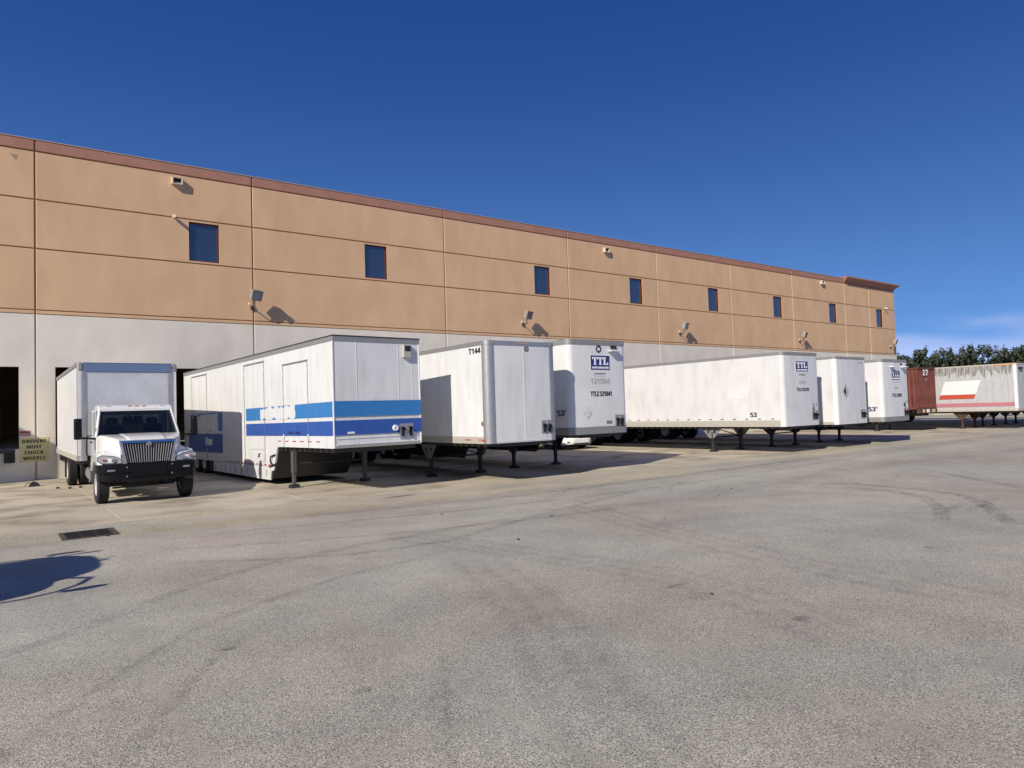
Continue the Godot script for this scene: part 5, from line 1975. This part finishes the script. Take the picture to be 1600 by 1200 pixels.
	var a := Vector3(-cw + 0.03, 1.70, zd + 0.10)
	var b := Vector3(cw - 0.03, 1.70, zd + 0.10)
	var c2 := Vector3(0.87, 2.40, zd - 0.30)
	var d2 := Vector3(-0.87, 2.40, zd - 0.30)
	var off := Vector3(0, 0.003, 0.006)
	q(st, a + off, b + off, c2 + off, d2 + off)
	q(st, b, a, d2, c2)
	obj(t, "windscreen", st, M.glass)
	st = S()
	ptube(st, [a + off, b + off, c2 + off, d2 + off, a + off], 0.024, 6)
	obj(t, "windscreen_gasket", st, M.black)
	st = S()
	tb(st, Vector3(-cw + 0.04, 1.695, zd + 0.11), Vector3(cw - 0.04, 1.695, zd + 0.11), 0.02, 8)
	ptube(st, [Vector3(-0.1, 1.71, zd + 0.15), Vector3(-0.55, 1.80, zd + 0.085), Vector3(-0.8, 1.83, zd + 0.06)], 0.009, 6)
	ptube(st, [Vector3(0.55, 1.71, zd + 0.15), Vector3(0.1, 1.80, zd + 0.085), Vector3(-0.1, 1.83, zd + 0.06)], 0.009, 6)
	obj(t, "wiper", st, M.black)
	# inside
	st = S()
	cbx(st, Vector3(-cw + 0.08, 1.35, zd - 0.28), Vector3(cw - 0.08, 1.68, zd + 0.05), 0.05)
	obj(t, "dashboard", st, M.black_matte)
	for x in [-0.52, 0.52]:
		st = S()
		cbx(st, Vector3(x - 0.27, 1.02, zc + 0.12), Vector3(x + 0.27, 1.42, zc + 0.62), 0.05)
		cbx(st, Vector3(x - 0.26, 1.42, zc + 0.12), Vector3(x + 0.26, 2.02, zc + 0.26), 0.06)
		cbx(st, Vector3(x - 0.15, 2.02, zc + 0.14), Vector3(x + 0.15, 2.20, zc + 0.24), 0.04)
		obj(t, "seat", st, M.seat)
	st = S()
	var ringp := []
	for k in 17:
		var an := TAU * k / 16.0
		ringp.append(Vector3(0.52 + cos(an) * 0.22, 1.72 + sin(an) * 0.16, -1.42 + sin(an) * -0.14))
	ptube(st, ringp, 0.016, 6)
	tb(st, Vector3(0.52, 1.72, -1.42), Vector3(0.52, 1.45, -1.15), 0.03, 8)
	obj(t, "steering_wheel", st, M.black)
	# ---- hood
	st = S()
	rings = []
	for k in [[-0.72, 1.01, 1.00, 1.745, 0.11], [-0.45, 0.98, 1.00, 1.735, 0.12], [-0.1, 0.90, 1.0, 1.705, 0.13], [0.25, 0.80, 1.0, 1.66, 0.13], [0.45, 0.72, 1.0, 1.61, 0.12], [0.60, 0.67, 1.02, 1.57, 0.09], [0.645, 0.64, 1.04, 1.55, 0.07]]:
		rings.append(round_rect(-k[1], k[1], k[2], k[3], k[0], k[4], 5))
	loft(st, rings)
	var hood := obj(t, "hood", st, M.truck_white)
	# raised centre of the hood
	st = S()
	rings = []
	for k in [[-0.70, 0.50, 1.765], [-0.3, 0.48, 1.755], [0.1, 0.46, 1.72], [0.45, 0.44, 1.655], [0.60, 0.43, 1.595]]:
		rings.append(round_rect(-k[1], k[1], 1.45, k[2], k[0], 0.045, 3))
	loft(st, rings)
	obj(hood, "hood_ridge", st, M.truck_white)
	# fenders with wheel arch
	for s in [-1.0, 1.0]:
		st = S()
		var prof := PackedVector2Array()
		prof.append_array([Vector2(-0.86, 0.80), Vector2(-0.66, 0.80)])
		for k in 11:
			var an := PI * (1.0 - (0.02 + 0.82 * k / 10.0))
			var pt := Vector2(cos(an) * 0.62, 0.50 + sin(an) * 0.60)
			if pt.y > 0.79:
				prof.append(pt)
		prof.append_array([Vector2(0.60, 0.92), Vector2(0.72, 0.96), Vector2(0.76, 1.02), Vector2(0.755, 1.12), Vector2(0.70, 1.21), Vector2(0.56, 1.285), Vector2(0.30, 1.33), Vector2(0.02, 1.335), Vector2(-0.35, 1.31), Vector2(-0.70, 1.25), Vector2(-0.86, 1.22)])
		var layers := [[0.64, 0.22, 1.0], [0.72, 0.155, 1.0], [0.81, 0.095, 1.0], [0.90, 0.05, 1.0], [0.98, 0.02, 1.0], [1.05, -0.005, 0.99], [1.10, -0.02, 0.97], [1.13, -0.04, 0.945], [1.145, -0.065, 0.92]]
		var lr := []
		for ly in layers:
			var row := []
			for p in prof:
				var cy := 1.0
				row.append(Vector3(s * ly[0], cy + (p.y - cy) * ly[2] + ly[1] * smoothstep(1.10, 1.30, p.y) * (1.0 - smoothstep(0.32, 0.62, p.x) if ly[1] > 0.0 else 1.0), p.x * ly[2] - smoothstep(0.25, 0.65, p.x) * pow(maxf(ly[0] - 0.72, 0.0), 2.0) * 0.55))
			lr.append(row)
		if s > 0:
			for row in lr:
				row.reverse()
		for i in lr.size() - 1:
			var m: int = lr[i].size()
			for j in m:
				var j2 := (j + 1) % m
				q(st, lr[i][j], lr[i + 1][j], lr[i + 1][j2], lr[i][j2])
		var last: Array = lr[-1]
		var flat := PackedVector2Array()
		for p in last:
			flat.append(Vector2(p.z, p.y))
		var tt := Geometry2D.triangulate_polygon(flat)
		for i in range(0, tt.size(), 3):
			var pa: Vector3 = last[tt[i]]
			var pb: Vector3 = last[tt[i + 1]]
			var pc: Vector3 = last[tt[i + 2]]
			if (pb - pa).cross(pc - pa).x * s < 0:
				tri(st, pa, pc, pb)
			else:
				tri(st, pa, pb, pc)
		obj(t, "fender", st, M.truck_white)
		# headlight on the fender front
		st = S()
		var hp := PackedVector2Array([Vector2(0.62, 1.03), Vector2(1.06, 1.045), Vector2(1.14, 1.11), Vector2(1.14, 1.21), Vector2(1.04, 1.25), Vector2(0.78, 1.21), Vector2(0.63, 1.12)])
		var front := []
		var back := []
		for p in hp:
			var bend := maxf(p.x - 0.72, 0.0)
			var zz := 0.795 - bend * bend * 0.55 - maxf(p.y - 1.08, 0.0) * 0.42
			front.append(Vector3(s * p.x, p.y, zz))
			back.append(Vector3(s * p.x, p.y, zz - 0.09))
		for j in hp.size():
			var j2 := (j + 1) % hp.size()
			if s > 0:
				q(st, back[j], back[j2], front[j2], front[j])
			else:
				q(st, back[j2], back[j], front[j], front[j2])
		for j in range(1, hp.size() - 1):
			if s > 0:
				tri(st, front[0], front[j], front[j + 1])
			else:
				tri(st, front[0], front[j + 1], front[j])
		var hl := obj(t, "headlight", st, M.lens)
		st = S()
		for j in hp.size():
			var j2 := (j + 1) % hp.size()
			tb(st, front[j] - Vector3(0, 0, 0.006), front[j2] - Vector3(0, 0, 0.006), 0.011, 6)
		obj(hl, "bezel", st, M.black)
		st = S()
		lathe(st, [[0.055, 0.0], [0.05, 0.012], [0.0, 0.016]], Vector3(s * 0.80, 1.115, 0.772), Vector3(0, 0, 1), 14)
		obj(hl, "bulb", st, M.lamp_glass)
		st = S()
		cbx(st, Vector3(s * 1.0 - 0.05, 1.11, 0.70), Vector3(s * 1.0 + 0.05, 1.16, 0.752), 0.01)
		obj(hl, "turn_lens", st, M.lamp_amber)
	# grille: chrome surround, black back, upright bars
	var gz := 0.70
	var quad := func(k: float, z: float) -> Array:
		return [Vector3(-0.50 - k, 1.035 - k * 0.6, z), Vector3(0.50 + k, 1.035 - k * 0.6, z), Vector3(0.60 + k, 1.53 + k, z - 0.02), Vector3(-0.60 - k, 1.53 + k, z - 0.02)]
	var o1: Array = quad.call(0.075, gz - 0.03)
	var o2: Array = quad.call(0.06, gz + 0.035)
	var i2: Array = quad.call(0.0, gz + 0.045)
	var i1: Array = quad.call(-0.012, gz + 0.005)
	st = S()
	for pair in [[o1, o2], [o2, i2], [i2, i1]]:
		for j in 4:
			var j2 := (j + 1) % 4
			q(st, pair[0][j], pair[0][j2], pair[1][j2], pair[1][j])
	var gr := obj(t, "grille_surround", st, M.chrome)
	st = S()
	var bk: Array = quad.call(-0.005, gz - 0.005)
	q(st, bk[0], bk[1], bk[2], bk[3])
	obj(gr, "grille_back", st, M.black_matte)
	for s in [-1.0, 1.0]:
		st = S()
		prism(st, PackedVector2Array([Vector2(0.50, 1.0), Vector2(0.66, 1.0), Vector2(0.655, 1.10), Vector2(0.635, 1.16), Vector2(0.585, 1.30)]), Vector3(0, 0, gz + 0.02), Vector3(s, 0, 0), Vector3(0, 1, 0), 0.03 * s)
		obj(gr, "grille_wing", st, M.chrome)
	for k in 19:
		var f := (k - 9) / 9.0
		st = S()
		tb(st, Vector3(f * 0.465, 1.04, gz + 0.015), Vector3(f * 0.555, 1.515, gz - 0.002), 0.0085, 6)
		obj(gr, "grille_bar", st, M.grille_bar)
	st = S()
	prism(st, PackedVector2Array([Vector2(-0.075, 1.50), Vector2(0.0, 1.43), Vector2(0.075, 1.50), Vector2(0.0, 1.57)]), Vector3(0, 0, gz + 0.02), Vector3(1, 0, 0), Vector3(0, 1, 0), 0.025)
	var em := obj(gr, "emblem", st, M.chrome)
	st = S()
	prism(st, PackedVector2Array([Vector2(-0.05, 1.50), Vector2(0.0, 1.453), Vector2(0.05, 1.50), Vector2(0.0, 1.547)]), Vector3(0, 0, gz + 0.0455), Vector3(1, 0, 0), Vector3(0, 1, 0), 0.003)
	obj(em, "emblem_field", st, M.steel_grey)
	# bumper
	st = S()
	var bp := PackedVector2Array()
	var outer := [Vector2(-1.16, 0.28), Vector2(-1.165, 0.55), Vector2(-1.12, 0.69), Vector2(-1.0, 0.79), Vector2(-0.7, 0.845), Vector2(0.0, 0.865), Vector2(0.7, 0.845), Vector2(1.0, 0.79), Vector2(1.12, 0.69), Vector2(1.165, 0.55), Vector2(1.16, 0.28)]
	for p in outer:
		bp.append(Vector2(p.x, -p.y))
	for k in range(outer.size() - 1, -1, -1):
		var p: Vector2 = outer[k]
		bp.append(Vector2(p.x * 0.95, -(p.y - 0.055)))
	prism(st, bp, Vector3(0, 0.80, 0), Vector3(1, 0, 0), Vector3(0, 0, -1), 0.215, 40.0)
	var bu := obj(t, "bumper", st, M.black)
	st = S()
	var bp2 := PackedVector2Array()
	for p in bp:
		bp2.append(Vector2(p.x * 0.97, p.y + 0.02))
	prism(st, bp2, Vector3(0, 0.60, 0), Vector3(1, 0, 0), Vector3(0, 0, -1), 0.195, 40.0)
	obj(bu, "bumper_valance", st, M.black)
	st = S()
	bx(st, Vector3(-0.42, 0.70, 0.845), Vector3(0.38, 0.90, 0.872))
	obj(bu, "plate_recess", st, M.black)
	st = S()
	for p in [Vector3(-0.52, 0.93, 0.855), Vector3(0.52, 0.95, 0.855), Vector3(-0.52, 0.70, 0.835), Vector3(0.52, 0.72, 0.835)]:
		tb(st, p, p + Vector3(0, 0, 0.018), 0.02, 8)
	obj(bu, "bolt", st, M.steel_grey)
	st = S()
	for s in [-1.0, 1.0]:
		cbx(st, Vector3(s * 0.86 - 0.09, 0.84, 0.79), Vector3(s * 0.86 + 0.09, 0.89, 0.832), 0.01)
	obj(bu, "fog_lamp", st, M.lamp_glass)
	# under the nose
	st = S()
	cbx(st, Vector3(-0.55, 0.55, 0.2), Vector3(0.55, 1.0, 0.66), 0.04)
	cbx(st, Vector3(-0.40, 0.42, -0.75), Vector3(0.40, 0.95, 0.18), 0.08)
	obj(t, "engine_block", st, M.black_matte)
	# vests hung inside the cab
	var k3 := 0
	for x in [-0.24, 0.02]:
		var v := thing("safety_vest", ["yellow-green safety vest hung inside the truck cab, nearer the passenger seat", "yellow-green safety vest hung inside the truck cab, beside the cab's middle line"][k3], "vest", Vector3(3.22 + x + 0.06, 1.72, 10.95 - 1.50))
		st = S()
		var vp := PackedVector2Array([Vector2(-0.13, 0.0), Vector2(0.12, 0.0), Vector2(0.135, 0.36), Vector2(0.11, 0.50), Vector2(0.05, 0.55), Vector2(0.0, 0.48), Vector2(-0.05, 0.55), Vector2(-0.11, 0.50), Vector2(-0.135, 0.36)])
		prism(st, vp, Vector3.ZERO, Vector3(1, 0, 0), Vector3(0, 1, 0), 0.05)
		obj(v, "fabric", st, M.vest)
		st = S()
		ptube(st, [Vector3(-0.09, 0.52, 0.025), Vector3(0, 0.58, 0.025), Vector3(0, 0.66, 0.025)], 0.006, 5)
		obj(v, "hanger", st, M.black)
		k3 += 1

# ---------------------------------------------------------------- white car between the trailers
func parked_car() -> void:
	var t := thing("parked_car", "white saloon car parked nose out in the gap between the trailers", "car", Vector3(23.78, 0, 3.2))
	var st := S()
	var rings := []
	# sections along z: half width, bottom, top
	for k in [[-2.30, 0.78, 0.42, 0.86], [-2.2, 0.86, 0.30, 0.98], [-1.7, 0.93, 0.24, 1.03], [-0.8, 0.94, 0.22, 0.98], [0.2, 0.94, 0.22, 0.96], [0.9, 0.94, 0.22, 0.93], [1.5, 0.935, 0.22, 0.86], [1.95, 0.90, 0.22, 0.79], [2.18, 0.83, 0.24, 0.72], [2.32, 0.68, 0.27, 0.62], [2.37, 0.5, 0.30, 0.54]]:
		rings.append(round_rect(-k[1], k[1], k[2], k[3], k[0], minf(0.14, (k[3] - k[2]) * 0.42), 5))
	loft(st, rings)
	var body := obj(t, "body", st, M.car_paint)
	st = S()
	rings = []
	for k in [[-2.1, 0.60, 0.94, 1.0], [-1.5, 0.66, 0.94, 1.25], [-0.8, 0.66, 0.94, 1.42], [-0.1, 0.65, 0.94, 1.45], [0.5, 0.66, 0.92, 1.33], [1.25, 0.72, 0.86, 0.93]]:
		rings.append(round_rect(-k[1], k[1], k[2], k[3], k[0], minf(0.18, (k[3] - k[2]) * 0.42), 5))
	loft(st, rings)
	obj(t, "cabin_glass", st, M.window_glass)
	st = S()
	rings = []
	for k in [[-1.3, 0.56, 1.33, 1.36], [-0.8, 0.60, 1.38, 1.45], [-0.1, 0.59, 1.40, 1.475], [0.4, 0.56, 1.34, 1.385]]:
		rings.append(round_rect(-k[1], k[1], k[2], k[3], k[0], 0.012, 3))
	loft(st, rings)
	obj(t, "roof", st, M.car_paint)
	for s in [-1.0, 1.0]:
		for z in [-1.42, 1.43]:
			wheel(t, Vector3(s * 0.82, 0.335, z), s, 0.67)
		st = S()
		prism(st, PackedVector2Array([Vector2(0.52, 0.60), Vector2(0.85, 0.66), Vector2(0.88, 0.72), Vector2(0.60, 0.66)]), Vector3(0, 0, 2.14), Vector3(s, 0, 0), Vector3(0, 1, 0), 0.11 * s)
		obj(t, "headlight", st, M.black)
		st = S()
		cbx(st, Vector3(s * 0.72 - 0.12, 0.40, 2.18), Vector3(s * 0.72 + 0.12, 0.43, 2.30), 0.008)
		obj(body, "air_slot", st, M.ink)
		st = S()
		cbx(st, Vector3(s * 1.02 - 0.10, 0.95, 0.55), Vector3(s * 1.02 + 0.10, 1.08, 0.68), 0.03)
		obj(t, "door_mirror", st, M.car_paint)
	st = S()
	cbx(st, Vector3(-0.52, 0.275, 2.30), Vector3(0.52, 0.345, 2.385), 0.015)
	obj(body, "lower_grille", st, M.ink)
	st = S()
	bx(st, Vector3(-0.05, 0.60, 2.31), Vector3(0.05, 0.66, 2.335))
	obj(body, "badge", st, M.steel_dark)

# ---------------------------------------------------------------- truck tractor outside the picture whose shadow falls into it
func passing_truck() -> void:
	# faces +x; local x forward, z across
	var t := thing("truck_tractor", "truck tractor with rounded roof standing beside the yard, its shadow on the asphalt", "truck", Vector3(-2.75, 0, 21.33))
	var st := S()
	# cab and roof in front view (z, y) swept along x
	var rings := []
	for k in [[-3.2, 1.15, 2.75], [-1.2, 1.16, 2.86], [-0.35, 1.12, 2.90], [-0.02, 0.95, 2.84], [0.10, 0.75, 2.62]]:
		var row := []
		var n := 22
		for j in n:
			var a := TAU * j / n
			var ca := cos(a)
			var sa := sin(a)
			var zz: float = signf(ca) * pow(absf(ca), 0.55) * k[1]
			var yy: float = (0.9 + k[2]) / 2.0 + signf(sa) * pow(absf(sa), 0.6) * (k[2] - 0.9) / 2.0
			row.append(Vector3(k[0], yy, -zz))
		rings.append(row)
	loft(st, rings)
	obj(t, "cab", st, M.truck_white)
	st = S()
	rings = []
	for k in [[0.0, 1.0, 1.75], [0.6, 0.95, 1.70], [1.2, 0.85, 1.55], [1.4, 0.75, 1.40]]:
		var row := []
		for j in 18:
			var a := TAU * j / 18
			row.append(Vector3(k[0], (0.6 + k[2]) / 2.0 + signf(sin(a)) * pow(absf(sin(a)), 0.6) * (k[2] - 0.6) / 2.0, -signf(cos(a)) * pow(absf(cos(a)), 0.6) * k[1]))
		rings.append(row)
	loft(st, rings)
	obj(t, "hood", st, M.truck_white)
	st = S()
	for s in [-1.0, 1.0]:
		tb(st, Vector3(-0.5, 2.86, s * 0.45 - 0.4), Vector3(-0.12, 2.96, s * 0.45 - 0.4), 0.03, 8, 0.055)
	tb(st, Vector3(-0.4, 2.8, -0.05), Vector3(-0.15, 3.08, -0.05), 0.02, 6)
	obj(t, "air_horn", st, M.chrome)
	for s in [-1.0, 1.0]:
		st = S()
		var el := []
		for k in 7:
			var e := -PI / 2.0 + PI * (k + 0.25) / 6.5
			var row := []
			for j in 12:
				var a := TAU * j / 12.0
				row.append(Vector3(0.50 + sin(e) * 0.24, 2.22 + sin(a) * cos(e) * 0.10, s * 1.50 - cos(a) * cos(e) * 0.07))
			el.append(row)
		loft(st, el)
		var m := obj(t, "mirror", st, M.black)
		st = S()
		ptube(st, [Vector3(-1.6, 1.95, s * 1.50), Vector3(-0.2, 1.98, s * 1.50), Vector3(0.2, 2.0, s * 1.47), Vector3(0.42, 2.08, s * 1.36), Vector3(0.5, 2.2, s * 1.18), Vector3(0.42, 2.36, s * 0.95), Vector3(0.05, 2.45, s * 0.8)], 0.032, 8)
		ptube(st, [Vector3(0.42, 2.08, s * 1.36), Vector3(0.45, 2.18, s * 1.48)], 0.02, 6)
		ptube(st, [Vector3(-1.6, 1.95, s * 1.50), Vector3(-1.6, 1.95, s * 1.1)], 0.03, 6)
		obj(m, "mirror_arm", st, M.black)
	for x in [0.75, -4.2, -5.4]:
		for s in [-1.0, 1.0]:
			var wl := wheel(t, Vector3(x, 0.5, s * 0.98), 1.0)
			wl.rotation.y = -PI / 2.0 * s
	st = S()
	for s in [-1.0, 1.0]:
		bx(st, Vector3(-6.2, 0.6, s * 0.42 - 0.05), Vector3(1.3, 0.9, s * 0.42 + 0.05))
	bx(st, Vector3(-6.2, 0.44, -0.85), Vector3(-5.3, 0.56, 0.85))
	bx(st, Vector3(-4.3, 0.44, -0.85), Vector3(-4.1, 0.61, 0.85))
	bx(st, Vector3(0.65, 0.44, -0.85), Vector3(0.85, 0.61, 0.85))
	bx(st, Vector3(-5.0, 0.9, -0.5), Vector3(-4.2, 1.15, 0.5))
	obj(t, "chassis_frame", st, M.steel_dark)

# ---------------------------------------------------------------- small things on the ground
func pebble(sd: int, r: float, flat: float) -> ArrayMesh:
	var g := RandomNumberGenerator.new()
	g.seed = sd
	var st := S()
	var rings := []
	for i in 5:
		var e := -PI / 2 + PI * (i + 0.5) / 5.0
		var row := []
		for j in 8:
			var a := TAU * j / 8
			var rr := r * g.randf_range(0.75, 1.2)
			row.append(Vector3(cos(a) * cos(e) * rr, r * flat * (1.0 + sin(e)), -sin(a) * cos(e) * rr))
		rings.append(row)
	loft(st, rings)
	return st.commit()

func small_things() -> void:
	# drain grate
	var d := thing("drain_grate", "rusty iron drain grate of three panels set in the asphalt", "drain grate", Vector3(1.42, 0.004, 16.5))
	var st := S()
	var hx := 0.40
	var hz := 0.48
	bx(st, Vector3(-hx, -0.02, -hz), Vector3(hx, 0.001, hz))
	obj(d, "pit", st, M.black_matte)
	st = S()
	for r in [[-hx - 0.05, -hx + 0.03, -hz, hz], [hx - 0.03, hx + 0.05, -hz, hz], [-hx + 0.03, hx - 0.03, -hz, -hz + 0.05], [-hx + 0.03, hx - 0.03, hz - 0.05, hz]]:
		bx(st, Vector3(r[0], -0.02, r[2]), Vector3(r[1], 0.012, r[3]))
	obj(d, "frame", st, M.iron_frame)
	for k in 3:
		st = S()
		var xa := -hx + 0.035 + k * 0.245
		bx(st, Vector3(xa, 0.001, -hz + 0.055), Vector3(xa + 0.015, 0.010, hz - 0.055))
		bx(st, Vector3(xa + 0.215, 0.001, -hz + 0.055), Vector3(xa + 0.235, 0.010, hz - 0.055))
		for b in 13:
			var zz := -hz + 0.07 + b * 0.066
			bx(st, Vector3(xa + 0.015, 0.001, zz), Vector3(xa + 0.215, 0.009, zz + 0.022))
		obj(d, "grate_panel", st, M.iron)
	# wheel chock by the dock wall
	var c := thing("wheel_chock", "black rubber wheel chock lying on the apron near the yellow sign", "wheel chock", Vector3(1.1, 0.004, 3.0))
	st = S()
	prism(st, PackedVector2Array([Vector2(-0.17, 0), Vector2(0.17, 0), Vector2(0.12, 0.10), Vector2(0.0, 0.17), Vector2(-0.06, 0.16)]), Vector3(0, 0, 0.1), Vector3(1, 0, 0), Vector3(0, 1, 0), 0.2)
	obj(c, "wedge", st, M.rubber)
	st = S()
	ptube(st, [Vector3(-0.1, 0.10, 0.31), Vector3(-0.2, 0.14, 0.32), Vector3(-0.28, 0.02, 0.32)], 0.012, 6)
	obj(c, "handle", st, M.black)
	# stones by the truck
	for p in [Vector3(1.65, 0.004, 5.0), Vector3(1.95, 0.004, 5.4), Vector3(2.25, 0.004, 5.3)]:
		var o := inst(self, "stone", pebble(int(p.x * 100), 0.055, 0.6), M.rust, p)
		tag(o, "small brown stone on the apron beside the truck's rear wheels", "stone", "stones beside the truck")
	# scattered dark bits on the court
	var g := RandomNumberGenerator.new()
	g.seed = 31
	var bits := [pebble(1, 0.035, 0.5), pebble(2, 0.05, 0.25), pebble(3, 0.03, 0.4)]
	for k in 10:
		var x := g.randf_range(1.2, 22)
		var z := g.randf_range(16.2, 27.5)
		if z > 29.0 - x * 0.25:
			z = 17.0 + g.randf() * 6.0
		var o := inst(self, "debris", bits[k % 3], M.iron if k % 4 else M.rust, Vector3(x, 0.0, z))
		o.rotation.y = g.randf() * TAU
		o.scale = Vector3(g.randf_range(0.4, 0.9), 0.6, g.randf_range(0.4, 0.7))
		tag(o, "dark scrap lying loose on the asphalt court", "debris", "loose bits on the asphalt")
